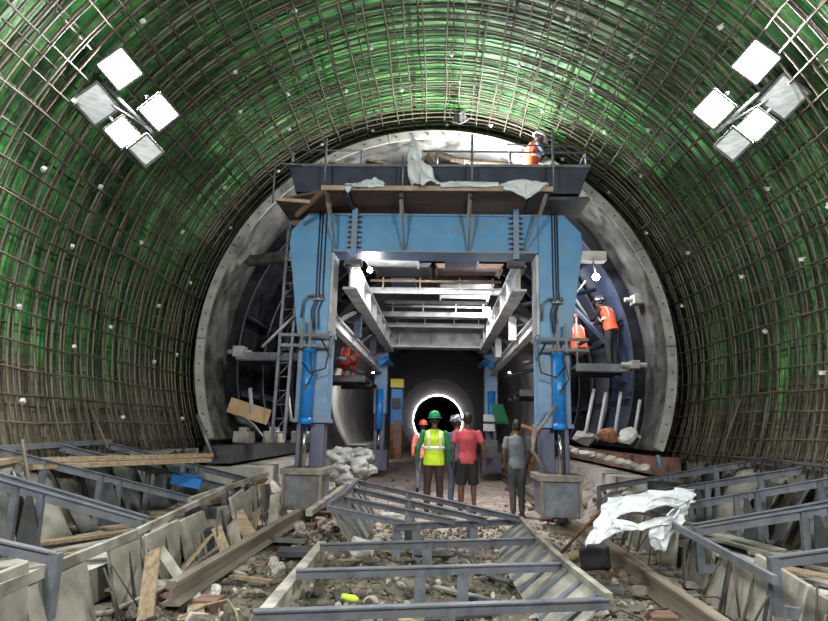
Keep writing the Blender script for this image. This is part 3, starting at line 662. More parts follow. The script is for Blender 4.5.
# separate left side of near frame
s = MB(); s.bar(gp(322, 546, .2), gp(258, 625, .2), .1, .1); s.build('timber_batten', 'pale_board', None, 'pale batten under the left ends of the nearest drain frame', 'timber')
drain_frame('second blue-grey steel drain formwork frame, skewed, in front of the standing men',
    [at(328, 506, 7.9), at(343, 496, 8.9), at(352, 487, 9.9), at(357, 480, 10.8)],
    [at(405, 521, 7.75), at(455, 519, 7.85), at(487, 518, 8.0), at(520, 516.5, 8.35)], 'frame', None, [(.9,), (.62,), (.5,), (.38, .75)])
# ------------------------------------------------------------------ kerb formwork frames, left and right
def kerb_frame(sx, i, inner, outer, label):
    e = empty('kerb_formwork_frame', (inner.x, inner.y, inner.z - .45), label, 'formwork frame', None)
    d = (outer - inner).normalized()
    s = MB(); s.bar(inner, outer, .09, .012); s.bar(inner - V((0, 0, .04)), outer - V((0, 0, .04)), .014, .085)
    if i in (1,): s.bar(inner + V((0, .16, .0)), outer + V((0, .16, .02)), .09, .012); s.bar(inner + V((0, .16, -.04)), outer + V((0, .16, -.02)), .014, .085)
    s.build('top_bar', 'frame', e)
    s = MB(); s.bar(inner - V((0, 0, .42)), inner, .07, .07, (0, 1, 0)); s.build('inner_post', 'frame', e)
    if i < 3:
        lo = inner - V((0, 0, .38)); q = lo + V((d.x * .55, d.y * .55, 0)); s = MB(); s.bar(lo, q, .05, .08); s.build('lower_bar', 'frame', e)
    for t in (.42, .52, .8):
        p = inner.lerp(outer, t); s = MB(); s.bar((p.x, p.y, .3), (p.x, p.y, p.z - .02), .06, .05, (0, 1, 0)); s.build('post', 'frame', e)
    p = inner.lerp(outer, .46); s = MB(); a = V((p.x, p.y - .04, p.z - .06)); s.hexa([a + V((-.02, 0, 0)), a + V((.02, 0, 0)), a + V((.02, .02, 0)), a + V((-.02, .02, 0))][0:4] + [a + V((-.02, 0, 0))] * 0 + [V((a.x - .06, a.y, a.z - .5)), V((a.x + .2, a.y, a.z - .5)), V((a.x + .2, a.y + .02, a.z - .5)), V((a.x - .06, a.y + .02, a.z - .5))]); s.build('gusset', 'dark_steel', e, 'dark triangular gusset')
    return e
ordn = ['nearest the camera', 'second from the camera', 'third from the camera', 'fourth from the camera', 'farthest, next to the gantry']
LI = [gp(56, 553, .65), gp(140, 519, .65), gp(190, 496, .65), gp(226, 485, .65), gp(248, 478, .65)]
LO = [V((-4.5, LI[0].y - 1.0, 1.28)), V((-4.5, LI[1].y - 1.0, 1.3)), at(0, 448, 6.1), at(60, 444, 7.15), at(110, 443, 8.3)]
for i in range(5): kerb_frame(-1, i, LI[i], LO[i], 'blue-grey kerb formwork frame along the left wall, ' + ordn[i])
RI = [gp(773, 557, .65), gp(698, 527, .65), gp(655, 508, .65), gp(625, 495, .65), gp(599, 486, .65)]
RO = [V((4.5, RI[0].y - .9, 1.2)), V((4.5, RI[1].y - 1.0, 1.22)), V((4.5, RI[2].y - 1.2, 1.22)), at(803, 467, 7.4), at(752, 460, 8.7)]
for i in range(5): kerb_frame(1, i, RI[i], RO[i], 'blue-grey kerb formwork frame along the right wall, ' + ordn[i])
s = MB(); s.bar(RO[4], V((4.5, 5.2, 1.2)), .06, .09); s.build('edge_rail', 'frame', None, 'grey steel rail joining the frames along the right wall', 'rail')
s = MB(); s.bar(LO[4] + V((0, 0, .02)), V((-4.45, 5.2, 1.24)), .06, .06); s.build('edge_rail', 'frame', None, 'grey steel rail joining the frames along the left wall', 'rail')
# battens along the inner edges
s = MB(); s.bar(at(-6, 592, 3.75), at(140, 532, 5.7), .04, .075); s.build('timber_batten', 'pale_board', None, 'long pale batten on the inner edge of the left kerb formwork, nearest piece', 'timber')
s = MB(); s.bar(at(137, 532, 5.6), at(224, 490, 7.9), .04, .06); s.build('timber_batten', 'pale_board', None, 'long pale batten on the inner edge of the left kerb formwork, middle piece', 'timber')
s = MB(); s.bar(at(190, 500, 7.1), at(268, 474, 9.9), .04, .06); s.build('timber_batten', 'pale_board', None, 'long pale batten on the inner edge of the left kerb formwork, far piece', 'timber')
s = MB(); s.bar(at(640, 507, 7.6), at(775, 580, 4.5), .04, .06); s.build('timber_batten', 'frame', None, 'long grey batten on the inner edge of the right kerb formwork', 'timber')
# inner side panels leaning along both kerbs
def kerb_panel(sx, y0, y1, x0, x1, top, label, m='pale_board'):
    e = MB(); le = random.uniform(.02, .2) * sx; t2 = top + random.uniform(-.08, .08)
    e.hexa([(x0 - le, y0, -.03), (x0 - le + .04, y0, -.03), (x1 - le + .04, y1, -.03), (x1 - le, y1, -.03), (x0, y0, top), (x0 + .04, y0, top), (x1 + .04, y1, t2), (x1, y1, t2)])
    return bevel(e.build('kerb_form', m, None, label, 'panel', 'side panels of the %s kerb formwork' % ('left' if sx < 0 else 'right')), .006)
for sx in (-1, 1):
    y = 3.2; k = 0
    while y < 10.3:
        L = random.uniform(.55, .9); gap = random.choice((.02, .1, .35)) if sx < 0 else random.choice((.02, .04, .2))
        xx = lambda q: sx * (2.72 + .03 * max(0, q - 4))
        kerb_panel(sx, y, y + L, xx(y), xx(y + L) + random.uniform(-.04, .04), random.uniform(.45, .6) if sx < 0 else random.uniform(.4, .52), 'pale dusty plywood panel standing along the inner side of the %s kerb formwork' % ('left' if sx < 0 else 'right'))
        s = MB(); q = y + L / 2; s.bar((xx(q) - sx * .2, q, -.03), (xx(q) - sx * .04, q + .05, .45), .025, .025, (0, 1, 0)); s.build('panel_stake', 'dark_steel', None, 'thin dark steel stake against the %s kerb panels' % ('left' if sx < 0 else 'right'), 'stake', 'stakes against the %s kerb panels' % ('left' if sx < 0 else 'right'))
        y += L + gap; k += 1
for sx in (-1, 1):
    for k in range(22):
        q = 4.3 + k * .27 + random.uniform(-.1, .1); x0 = sx * random.uniform(2.35, 2.6); s = MB()
        s.tube([(x0, q, -.05), (x0 + sx * random.uniform(.05, .25), q + random.uniform(-.2, .25), random.uniform(.25, .55))], .009, 6)
        s.build('starter_bar', 'rebar', None, 'short thin rusty bar sticking up by the %s kerb panels' % ('left' if sx < 0 else 'right'), 'bar', 'starter bars by the %s kerb panels' % ('left' if sx < 0 else 'right'))
for k in range(8):
    q = 5.3 + k * .55; s = MB(); s.rbox((-2.45 + random.uniform(-.08, .1), q, .22), (random.uniform(.08, .2), random.uniform(.5, .8), .02), (random.uniform(.4, .9), random.uniform(-.9, -.3), random.uniform(-.6, .6)))
    s.build('leaning_board', ('wood', 'pale_board', 'plank_wood')[k % 3], None, '%s leaning against the left kerb forms' % ('broken plywood strip', 'pale board', 'brown board')[k % 3], 'board', '%s against the left kerb' % ('plywood strips', 'pale boards', 'brown boards')[k % 3])
# tray bottoms: boards
for sx in (-1, 1):
    s = MB(); a, b = sorted((sx * 2.95, sx * 4.42)); s.box(a, b, 3.0, 10.6, 0, .3); s.build('trim_%d' % (5 if sx < 0 else 6), 'concrete', kind='structure')
    for k in range(17):
        yy = 4.2 + k * .37; x0 = sx * random.uniform(3.3, 3.65); s = MB()
        s.rbox((x0, yy, .34 + .03 * (k % 3)), (.16, random.uniform(.9, 1.4), .03), (random.uniform(-.02, .02), random.uniform(-.05, .05), sx * random.uniform(.1, .8)))
        s.build('loose_plank', random.choice(('pale_board', 'pale_board', 'plank_wood')), None, 'pale dusty board lying inside the %s kerb formwork' % ('left' if sx < 0 else 'right'), 'board', 'boards inside the %s kerb formwork' % ('left' if sx < 0 else 'right'))
    # slumped membrane / slabs against the footing
    for k in range(11):
        yy = 4.4 + k * .58; s = MB(); wv = random.uniform(.35, .55); ph = random.uniform(0, 6)
        s.sheet((sx * 4.36, yy, 1.08 + random.uniform(-.1, .08)), (0, wv, 0), (-sx * random.uniform(.25, .5), 0, -.72), 6, 6, lambda a, b: (-sx * .06 * math.sin(5 * a + ph), .03 * math.sin(6 * b), .04 * math.sin(4 * a + ph)), .025)
        s.build('slumped_slab', ('form_concrete', 'dark_steel', 'form_concrete', 'pale_board')[k % 4], None, '%s curled sheet slumped against the %s wall footing' % (('grey', 'dark', 'grey', 'pale')[k % 4], 'left' if sx < 0 else 'right'), 'sheet', '%s sheets against the %s footing' % (('grey', 'dark', 'grey', 'pale')[k % 4], 'left' if sx < 0 else 'right'))
# two long planks at left
a, b = at(28, 467, 6.35), at(207, 460, 8.4)
for o_, l in ((V((0, 0, 0)), 'front'), (V((-.06, .22, .055)), 'rear')):
    s = MB(); s.bar(a + o_, b + o_, .2, .05); bevel(s.build('plank', 'plank_wood', None, 'long brown timber plank laid across the left kerb frames, %s one of two' % l, 'plank'), .004)
s = MB(); s.bar(at(-10, 463, 5.9), at(16, 458, 6.3), .2, .05); s.build('plank', 'plank_wood', None, 'end of a brown plank at the left picture edge above the kerb frames', 'plank')
# leaning bars at wall foot
for (a, b, Y) in (((45, 438), (42, 396), 6.9), ((108, 448), (86, 398), 7.7), ((147, 447), (127, 398), 9.2), ((35, 520), (22, 440), 5.6)):
    s = MB(); s.tube([at(a[0], a[1], Y), at(b[0], b[1], Y + .3)], .016, 8); s.build('loose_bar', 'rebar_dusty', None, 'pale straight bar leaning against the foot of the left wall', 'bar', 'bars leaning on the left wall')
for (a, b, Y) in (((692, 455), (697, 405), 9.8), ((722, 452), (740, 400), 9.0), ((705, 455), (715, 415), 9.4), ((760, 450), (768, 398), 8.2)):
    s = MB(); s.tube([at(a[0], a[1], Y), at(b[0], b[1], Y)], .016, 8); s.build('loose_bar', 'rebar_dusty', None, 'pale straight bar leaning against the foot of the right wall', 'bar', 'bars leaning on the right wall')
# blue bits in the far left tray
s = MB(); s.rbox(at(187, 480, 8.6), (.4, .25, .13), (.1, .2, .3)); s.build('blue_crate', 'machine_blue', None, 'blue plastic crate among the far left kerb frames', 'crate')
# black drum, right
s = MB(); p = at(664, 500, 9.3); s.tube([p, p + V((0, 0, .25))], .22, 20); e = s.build('black_drum', 'rubber', None, 'black rubber drum behind the plastic sheet', 'drum')
# dark round plate / steel box by near frame right end
s = MB(); p = gp(592, 572, .0); s.sheet(p + V((-.16, -.05, .28)), V((.34, 0, .02)), V((.05, .1, -.28)), 6, 5, lambda a, b: (0, .06 * math.sin(3 * a), 0), .02); s.build('curved_plate', 'dark_steel', None, 'dark curved steel plate right of the nearest drain frame', 'plate')
s = MB(); s.tube([gp(561, 553, .05), at(603, 508, 7.4)], .018, 6); s.build('loose_bar', 'rust', None, 'rusty bar propped up toward the white plastic sheet', 'bar')
s = MB(); s.rbox(gp(201, 545, .15), (.3, .16, .36), (.1, 0, .3)); s.build('steel_box', 'dark_steel', None, 'dark steel box beside the left kerb panels', 'box')
s = MB(); s.rbox(gp(201, 513, .5), (.36, .03, .14), (.3, 0, .2)); s.build('steel_plate', 'dark_steel', None, 'dark steel plate on the left batten above the dark box', 'plate')
#@@DEBRIS
# ------------------------------------------------------------------ plastic sheets
def drape(name, label, pts, nu, nv, m='plastic', amp=.06, cat='sheet', th=.008):
    # pts: 4 corner curves given as a grid of control points [row][col]
    R = len(pts); Cn = len(pts[0]); s = MB()
    def ev(a, b):
        x = a * (Cn - 1); y = b * (R - 1); i = min(int(x), Cn - 2); j = min(int(y), R - 2); u = x - i; v = y - j
        u = u * u * (3 - 2 * u); v = v * v * (3 - 2 * v)
        return pts[j][i].lerp(pts[j][i + 1], u).lerp(pts[j + 1][i].lerp(pts[j + 1][i + 1], u), v)
    top = []
    for j in range(nv + 1):
        for i in range(nu + 1):
            a, b = i / nu, j / nv; p = ev(a, b); q = V((a * 6, b * 5, len(label) * .7))
            top.append(p + V((noise.noise(q), noise.noise(q + V((9, 0, 0))), noise.noise(q + V((0, 9, 0))))) * amp + V((0, 1, 0)) * amp * .7 * abs(noise.noise(q * 2.2)))
    mlen = len(top); w = nu + 1; bot = [p + V((0, th, -th)) for p in top]; fs = []
    for j in range(nv):
        for i in range(nu):
            q = (j * w + i, j * w + i + 1, (j + 1) * w + i + 1, (j + 1) * w + i); fs.append(q); fs.append(tuple(mlen + z for z in q[::-1]))
    per = [i for i in range(nu)] + [nu + j * w for j in range(nv)] + [nv * w + nu - i for i in range(nu)] + [(nv - j) * w for j in range(nv)]
    for i in range(len(per)): a, b = per[i], per[(i + 1) % len(per)]; fs.append((b, a, mlen + a, mlen + b))
    s.add(top + bot, fs, True); return s.build(name, m, None, label, cat)
A = at
drape('plastic_sheet', 'crumpled white plastic sheet draped over the right kerb frames',
      [[A(607, 497, 7.0), A(625, 493, 7.1), A(650, 493, 7.1), A(675, 490, 7.1), A(698, 488, 7.2)],
       [A(600, 512, 6.8), A(625, 503, 6.8), A(650, 501, 6.7), A(675, 499, 6.8), A(696, 499, 7.0)],
       [A(604, 528, 6.5), A(622, 515, 6.6), A(645, 509, 6.5), A(668, 508, 6.6), A(686, 506, 6.9)]], 60, 24, amp=.055)
drape('plastic_sheet', 'white plastic sheet tail trailing down left of the right kerb frames',
      [[A(602, 508, 6.75), A(614, 520, 6.6), A(628, 527, 6.5)], [A(594, 527, 6.6), A(606, 531, 6.45), A(622, 530, 6.4)], [A(584, 545, 6.5), A(593, 546, 6.4), A(612, 533, 6.35)]], 24, 20, amp=.04)
drape('plastic_sheet', 'white plastic sheet edge looping under the draped sheet on the right',
      [[A(612, 519, 6.5), A(640, 524, 6.4), A(665, 515, 6.4), A(690, 500, 6.6)], [A(618, 528, 6.4), A(642, 531, 6.35), A(668, 524, 6.4), A(688, 512, 6.6)]], 30, 8, amp=.03)
drape('plastic_sheet', 'white plastic strip hanging down below the draped sheet on the right',
      [[A(652, 520, 6.45), A(668, 518, 6.4), A(686, 505, 6.6)], [A(650, 538, 6.4), A(664, 538, 6.35), A(684, 520, 6.5)], [A(654, 548, 6.4), A(664, 553, 6.35), A(668, 540, 6.4)]], 16, 16, amp=.04)
drape('plastic_sheet', 'white plastic sheet hung like a tent from the platform railing',
      [[A(411, 134, 9.5), A(413, 134, 9.5), A(415, 134, 9.5)], [A(407, 160, 9.45), A(415, 158, 9.35), A(424, 160, 9.45)], [A(410, 184, 9.42), A(424, 184, 9.3), A(440, 184, 9.42)]], 16, 20, amp=.08)
drape('plastic_sheet', 'torn white plastic scrap on the left of the platform edge',
      [[A(345, 184, 9.45), A(362, 183, 9.45), A(374, 177, 9.5), A(383, 182, 9.5)], [A(347, 191, 9.4), A(355, 184, 9.38), A(372, 188, 9.38), A(384, 184, 9.42)]], 24, 8, amp=.06)
drape('plastic_sheet', 'white plastic scrap trailing over the right of the platform edge',
      [[A(500, 183, 9.45), A(525, 179, 9.45), A(548, 183, 9.45)], [A(503, 187, 9.4), A(527, 198, 9.38), A(545, 186, 9.42)]], 24, 10, amp=.05)
drape('plastic_sheet', 'small white plastic scrap between the tent-like sheet and the platform centre',
      [[A(440, 182, 9.45), A(460, 181, 9.45), A(498, 182, 9.45)], [A(440, 187, 9.42), A(462, 186, 9.4), A(500, 186, 9.42)]], 20, 6, amp=.03)
# timber offcuts on the navy beam
for i, (px, py, L, r) in enumerate(((452, 158, .5, .35), (470, 161, .7, .05), (490, 163, .8, -.03), (345, 165, .6, .0), (385, 165, .7, .04), (432, 161, .3, .8))):
    s = MB(); s.rbox(at(px, py, 10.2 - .03 * i), (L, .14, .04), (0, r, .1 * i)); s.build('timber_offcut', 'wood', None, ('brown timber offcut tilted up on the platform beam', 'flat timber offcut in the middle of the platform beam', 'flat timber offcut right of centre on the platform beam', 'flat timber offcut at the left of the platform beam', 'flat timber offcut beside the tent-like plastic sheet', 'short upright timber offcut on the platform beam')[i], 'timber')
# white sacks behind left leg
SV, SF = ico_data(4)
for i, (px, py, Y, r) in enumerate(((340, 458, 13.5, .34), (356, 466, 12.8, .26), (338, 473, 12.3, .26), (362, 455, 14.5, .27), (346, 482, 11.8, .2), (369, 470, 13.6, .17))):
    s = MB(); p = at(px, py, Y); out = []
    for v in SV:
        q = v * (1 + .35 * noise.noise(v * 1.7 + V((i * 3, 0, 0))) + .22 * abs(noise.noise(v * 4.5 + V((0, i * 5, 0)))) + .08 * noise.noise(v * 11))
        out.append(p + V((q.x * r, q.y * r * .8, q.z * r * .62)))
    s.add(out, SF, True); s.build('white_sack', 'sack', None, 'crumpled white sack in the pile behind the left gantry foot', 'sack', 'sacks behind the left gantry foot')
# ------------------------------------------------------------------ rubble
rk = [MB().rock((0, 0, 0), (1, random.uniform(.6, .9), random.uniform(.4, .7)), 40 + k).mesh('rock_fragment') for k in range(8)]
rkp = [m.copy() for m in rk]
for m in rk: m.materials.append(MATS['rock'])
for m in rkp: m.materials.append(MATS['rock_pale'])
def rock_at(x, y, z, r, pale, label, group):
    o = bpy.data.objects.new('rock_fragment', random.choice(rkp if pale else rk)); COL.objects.link(o)
    o.location = (x, y, z + r * .25); o.scale = (r, r, r); o.rotation_euler = (random.uniform(-.4, .4), random.uniform(-.4, .4), random.uniform(0, 6.3)); tag(o, label, 'rock', group)
def zone(n, x0, x1, y0, y1, r0, r1, pale, label, group, zf=None):
    for _ in range(n):
        x = random.uniform(x0, x1); y = random.uniform(y0, y1); rock_at(x, y, (zf or gh)(x, y), random.uniform(r0, r1) ** 1, random.random() < pale, label, group)
zone(55, -2.65, -1.4, 4.4, 9.6, .05, .17, .15, 'rough brown rock fragment in the rubble around the left rail', 'rocks around the left rail')
zone(50, 1.35, 2.75, 4.4, 9.6, .05, .16, .2, 'rough brown rock fragment in the rubble around the right rail', 'rocks around the right rail')
zone(60, -1.0, 1.0, 4.2, 8.6, .04, .13, .35, 'rock fragment lying inside the centre drain frames', 'rocks inside the drain frames')
zone(16, -1.7, 1.8, 9.5, 19, .03, .07, .5, 'small stone on the haul path beyond the drain frames', 'stones on the haul path')
def heap(name, label, x0, x1, y0, y1, h, m, prof):
    s = MB(); nx, ny = 14, 60
    for j in range(ny + 1):
        for i in range(nx + 1):
            u, v = i / nx, j / ny; x = x0 + (x1 - x0) * u; y = y0 + (y1 - y0) * v
            z = h * prof(u) * (min(1, v * 6, (1 - v) * 6)) + .10 * noise.noise(V((x * 4, y * 4, 0))) * min(1, v * 6, (1 - v) * 6) - .03
            s.v.append(V((x, y, z)))
    w = nx + 1
    for j in range(ny):
        for i in range(nx): s.f.append((j * w + i, j * w + i + 1, (j + 1) * w + i + 1, (j + 1) * w + i)); s.sm.append(False)
    o = s.build(name, m, None, label, 'rubble', None, 'stuff'); return o
heap('rubble_heap', 'pale broken rubble heap between the left kerb and the gantry foot', -3.3, -2.5, 8.9, 19, .55, 'rock_pale', lambda u: 1 - u)
heap('rubble_heap', 'pale broken rubble heap between the right kerb and the gantry foot', 2.45, 3.4, 9.6, 19, .7, 'rock_pale', lambda u: u)
zone(34, -3.3, -2.65, 9.0, 12.5, .05, .14, .7, 'pale rubble lump on the heap by the left kerb', 'lumps on the left heap', lambda x, y: max(0, (-2.5 - x) / .8) * .5)
zone(45, 2.5, 3.4, 9.8, 13, .04, .12, .9, 'pale rubble lump on the heap by the right kerb', 'lumps on the right heap', lambda x, y: max(0, (x - 2.45) / .95) * .65)
zone(18, -3.3, -2.9, 9.6, 11, .05, .1, 0, 'rusty brown lump on top of the heap by the left kerb', 'rusty lumps on the left heap', lambda x, y: .6)
for o in COL.objects:
    if o.get('group') == 'rusty lumps on the left heap':
        me = o.data.copy(); me.materials.clear(); me.materials.append(MATS['rust']); o.data = me
# gravel
def gravel(name, label, n, x0, x1, y0, y1, m, seed):
    rnd = random.Random(seed); s = MB(); vs, fs = ICO1
    for _ in range(n):
        x = rnd.uniform(x0, x1); y = y0 + (y1 - y0) * rnd.random() ** 1.3; r = rnd.uniform(.012, .045); c = V((x, y, gh(x, y) + r * .3))
        R = Euler((rnd.uniform(0, 6), rnd.uniform(0, 6), 0)).to_matrix(); k = (rnd.uniform(.5, 1.3), rnd.uniform(.5, 1.3), rnd.uniform(.3, .9))
        o = len(s.v); s.v += [c + R @ V((v.x * k[0] * r, v.y * k[1] * r, v.z * k[2] * r)) for v in vs[:12]]
        for f in ICO0F: s.f.append([q + o for q in f]); s.sm.append(False)
    s.build(name, m, None, label, 'gravel', None, 'stuff')
bm = bmesh.new(); bmesh.ops.create_icosphere(bm, subdivisions=1, radius=1); ICO0F = [[q.index for q in p.verts] for p in bm.faces]; bm.free()
ICO1 = ico_data(1)
if len(ICO1[0]) != 12:
    phi = (1 + 5 ** .5) / 2
    ICO1v = [V(a).normalized() for a in ((-1, phi, 0), (1, phi, 0), (-1, -phi, 0), (1, -phi, 0), (0, -1, phi), (0, 1, phi), (0, -1, -phi), (0, 1, -phi), (phi, 0, -1), (phi, 0, 1), (-phi, 0, -1), (-phi, 0, 1))]
    ICO0F = [(0, 11, 5), (0, 5, 1), (0, 1, 7), (0, 7, 10), (0, 10, 11), (1, 5, 9), (5, 11, 4), (11, 10, 2), (10, 7, 6), (7, 1, 8), (3, 9, 4), (3, 4, 2), (3, 2, 6), (3, 6, 8), (3, 8, 9), (4, 9, 5), (2, 4, 11), (6, 2, 10), (8, 6, 7), (9, 8, 1)]
    ICO1 = (ICO1v, ICO0F)
gravel('brown_gravel', 'loose brown gravel and mud crumbs strewn over the foreground floor', 3800, -2.8, 2.8, 4.2, 10.5, 'rock', 3)
gravel('pale_gravel', 'loose pale stone chips strewn over the foreground floor', 1500, -2.8, 2.8, 4.2, 16, 'rock_pale', 4)
# scattered planks, boards, bars
def scrap(name, px, py, size, rot, m, label, cat, z=.06, grp=None):
    s = MB(); p = gp(px, py, z); s.rbox(p, size, rot); return s.build(name, m, None, label, cat, grp)
scrap('broken_board', 167, 545, (.14, .75, .02), (.5, -.3, .5), 'pale_board', 'pale broken board leaning on the left kerb panels, longest piece', 'board', .22)
scrap('broken_board', 152, 548, (.3, .5, .02), (.8, .2, -.2), 'wood', 'brown plywood piece leaning on the left kerb panels', 'board', .2)
scrap('broken_board', 141, 585, (.16, .6, .02), (0, .1, -1.1), 'pale_board', 'pale flat board near the cut end of the left rail', 'board', .08)
scrap('broken_board', 232, 565, (.45, .5, .03), (.05, 0, .2), 'rock', 'flat brown slab lying right of the left rail', 'slab', .04)
scrap('broken_board', 236, 524, (.3, .3, .03), (.35, .1, .5), 'pale_board', 'small pale board tilted beside the left rail', 'board', .15)
scrap('broken_board', 185, 590, (.3, .08, .04), (0, 0, .1), 'tan', 'short tan block right of the cut rail end', 'board', .06)
scrap('broken_board', 285, 540, (.6, .16, .04), (0, 0, -.1), 'form_concrete', 'grey flat plank between left rail and nearest drain frame', 'plank', .08)
scrap('broken_board', 300, 552, (.5, .2, .06), (.1, 0, .1), 'dark_steel', 'dark flat plate between left rail and nearest drain frame', 'plate', .08)
scrap('broken_board', 390, 515, (.34, .3, .05), (0, 0, .3), 'spacer', 'pale flat block under the second drain frame', 'block', .06)
scrap('broken_board', 362, 548, (.25, .2, .18), (.1, .3, .4), 'spacer', 'pale concrete block inside the nearest drain frame', 'block', .1)
for k in range(24):
    x = random.uniform(-1.0, .75); y = random.uniform(4.5, 8.3); L = random.uniform(.25, .8); s = MB()
    s.rbox((x, y, gh(x, y) + .06), (random.uniform(.05, .14), L, .025), (random.uniform(-.12, .12), random.uniform(-.1, .1), random.uniform(0, 3.1))); s.build('wood_scrap', random.choice(('plank_wood', 'pale_board', 'form_concrete', 'dark_steel')), None, 'small scrap strip lying inside the drain frames', 'scrap', 'scrap strips inside the drain frames')
for k in range(22):
    side = random.choice((-1, 1)); x = side * random.uniform(1.5, 2.6); y = random.uniform(4.6, 9); L = random.uniform(.2, .6); s = MB()
    s.rbox((x, y, gh(x, y) + .07), (random.uniform(.05, .16), L, .03), (random.uniform(-.2, .2), random.uniform(-.2, .2), random.uniform(0, 3.1))); nm = 'left' if side < 0 else 'right'; s.build('wood_scrap', random.choice(('wood', 'pale_board', 'form_concrete')), None, 'small scrap piece in the rubble beside the %s rail' % nm, 'scrap', 'scrap pieces beside the %s rail' % nm)
for k in range(16):
    side = random.choice((-1, 0, 1)); x = side * 2.3 + random.uniform(-.5, .5); y = random.uniform(4.6, 9); pts = [V((x, y, gh(x, y) + .05))]; an = random.uniform(0, 6.3)
    for q in range(7): an += random.uniform(-.4, .4); p = pts[-1] + V((math.cos(an), math.sin(an), 0)) * .12; p.z = gh(p.x, p.y) + random.uniform(.02, .12); pts.append(p)
    s = MB(); s.tube(pts, .009, 6); nm = ('beside the left rail', 'inside the drain frames', 'beside the right rail')[side + 1]; s.build('bent_rod', 'rebar', None, 'bent rusty rod lying %s' % nm, 'rod', 'bent rods ' + nm)
s = MB(); s.tube([gp(72, 618, .04), gp(110, 612, .05), gp(160, 590, .08), gp(200, 560, .15), gp(218, 548, .22)], .022, 8); s.build('bent_pipe', 'flange', None, 'long bent brown pipe lying along the left kerb panels', 'pipe')
s = MB(); s.tube([gp(180, 618, .03), gp(205, 605, .06), gp(228, 600, .08), gp(236, 612, .05), gp(238, 622, .03)], .012, 8); s.build('bent_rod', 'wood', None, 'pale hooked rod at the bottom left in front of the cut rail', 'rod')
s = MB(); p = gp(350, 598, .06); s.tube([p + V((-.07, .03, 0)), p + V((.04, -.02, 0)), p + V((.08, -.035, .0))], [.03, .03, .012], 10); s.build('plastic_bottle', 'lime', None, 'small yellow-green plastic bottle inside the nearest drain frame', 'bottle')
for i, (px, py, r) in enumerate(((715, 583, .12), (690, 596, .1), (650, 560, .13), (765, 610, .12), (640, 590, .1), (228, 540, .16), (262, 530, .13))):
    p = gp(px, py, .05); s = MB(); s.rock(p, (r * 1.4, r, r * .7), 700 + i)
    s.build('boulder', 'rock' if i != 0 else 'tan', None, ('tan round stone', 'brown stone', 'dark stone beside the plastic strip', 'brown stone at the right corner', 'dark stone by the right rail')[i] + ' in front of the right kerb panels' if i < 5 else ('large dark stone beside the left rail, nearer one', 'large dark stone beside the left rail, farther one')[i - 5], 'rock')
#@@LAMPS
# ------------------------------------------------------------------ floodlights
def flood(px, py, Y, on, sz, label, group=None, aim=V((0, 1.0, .5)), loc=None, power=0, bar=None):
    p = loc if loc is not None else at(px, py, Y)
    e = empty('floodlight', p, label, 'floodlight', group)
    q = (V(aim) - p).to_track_quat('-Z', 'Y').to_matrix()
    rollm = Matrix.Rotation(math.radians(38 if p.x < 0 else -38), 3, 'Z'); R = q @ rollm
    def T(mb): mb.v = [p + R @ v for v in mb.v]; return mb
    h = sz / 2; s = MB(); s.hexa([V((-h * .6, -h * .6, .12)), V((h * .6, -h * .6, .12)), V((h * .6, h * .6, .12)), V((-h * .6, h * .6, .12)), V((-h, -h, 0)), V((h, -h, 0)), V((h, h, 0)), V((-h, h, 0))])
    for k in range(5): s.rbox((-h * .5 + k * h * .25, 0, .14), (.01, h * 1.1, .05))
    T(s).build('housing', 'lamp_body', e)
    s = MB(); f = .018
    s.rbox((0, h, -.01), (sz, f, .03)); s.rbox((0, -h, -.01), (sz, f, .03)); s.rbox((h, 0, -.01), (f, sz, .03)); s.rbox((-h, 0, -.01), (f, sz, .03)); T(s).build('bezel', 'lamp_body', e)
    s = MB(); s.rbox((0, 0, -.012), (sz - .03, sz - .03, .008)); T(s).build('glass', 'lamp_on' if on else 'lamp_glass_off', e)
    s = MB(); s.bar((-h - .02, 0, 0), (-h - .02, 0, .2), .03, .01); s.bar((h + .02, 0, 0), (h + .02, 0, .2), .03, .01); s.bar((-h - .02, 0, .2), (h + .02, 0, .2), .03, .01); T(s).build('bracket', 'lamp_body', e)
    if power:
        lamp('AREA', 'flood_lamp', p + R @ V((0, 0, -.03)), power, (1, .99, .96), sz * .8, aim=p + R @ V((0, 0, -1)), parent=e)
    return e
PW = 170
Lg = [('upper left one', 120, 69, 1, .35), ('one nearest the platform', 159, 112, 1, .31), ('lower middle one', 122, 132, 1, .27)]
for nm, px, py, on, sz in Lg: flood(px, py, 6.2, True, sz, 'lit white floodlight on the left wall bar, ' + nm, power=PW)
flood(96, 104, 6.3, False, .36, 'unlit square floodlight on the left wall bar, farthest from the platform')
flood(146, 150, 6.3, False, .27, 'small unlit floodlight on the left wall bar, nearest the gantry')
for nm, px, py, sz in (('topmost one', 756, 62, .35), ('one nearest the platform', 714, 109, .31), ('lower middle one', 757, 124, .27)): flood(px, py, 6.2, True, sz, 'lit white floodlight on the right wall bar, ' + nm, power=PW)
flood(784, 97, 6.3, False, .36, 'unlit square floodlight on the right wall bar, farthest from the platform')
flood(733, 144, 6.3, False, .27, 'small unlit floodlight on the right wall bar, nearest the gantry')
for (a, b, n_) in (((92, 72), (153, 133), 'left'), ((789, 66), (716, 133), 'right')):
    s = MB(); p, q = at(a[0], a[1], 6.38), at(b[0], b[1], 6.38); s.tube([p, q], .025, 8); c = s.build('lamp_bar', 'lamp_body', None, 'grey pipe holding the floodlights on the %s wall' % n_, 'pipe')
    for t in (.1, .9):
        m_ = p.lerp(q, t); d = V((m_.x - CX, 0, m_.z - CZ)).normalized(); rr = math.hypot(m_.x - CX, m_.z - CZ); s = MB(); s.tube([m_, m_ + d * max(.1, 4.72 - rr)], .015, 6); s.build('stand_off', 'lamp_body', c)
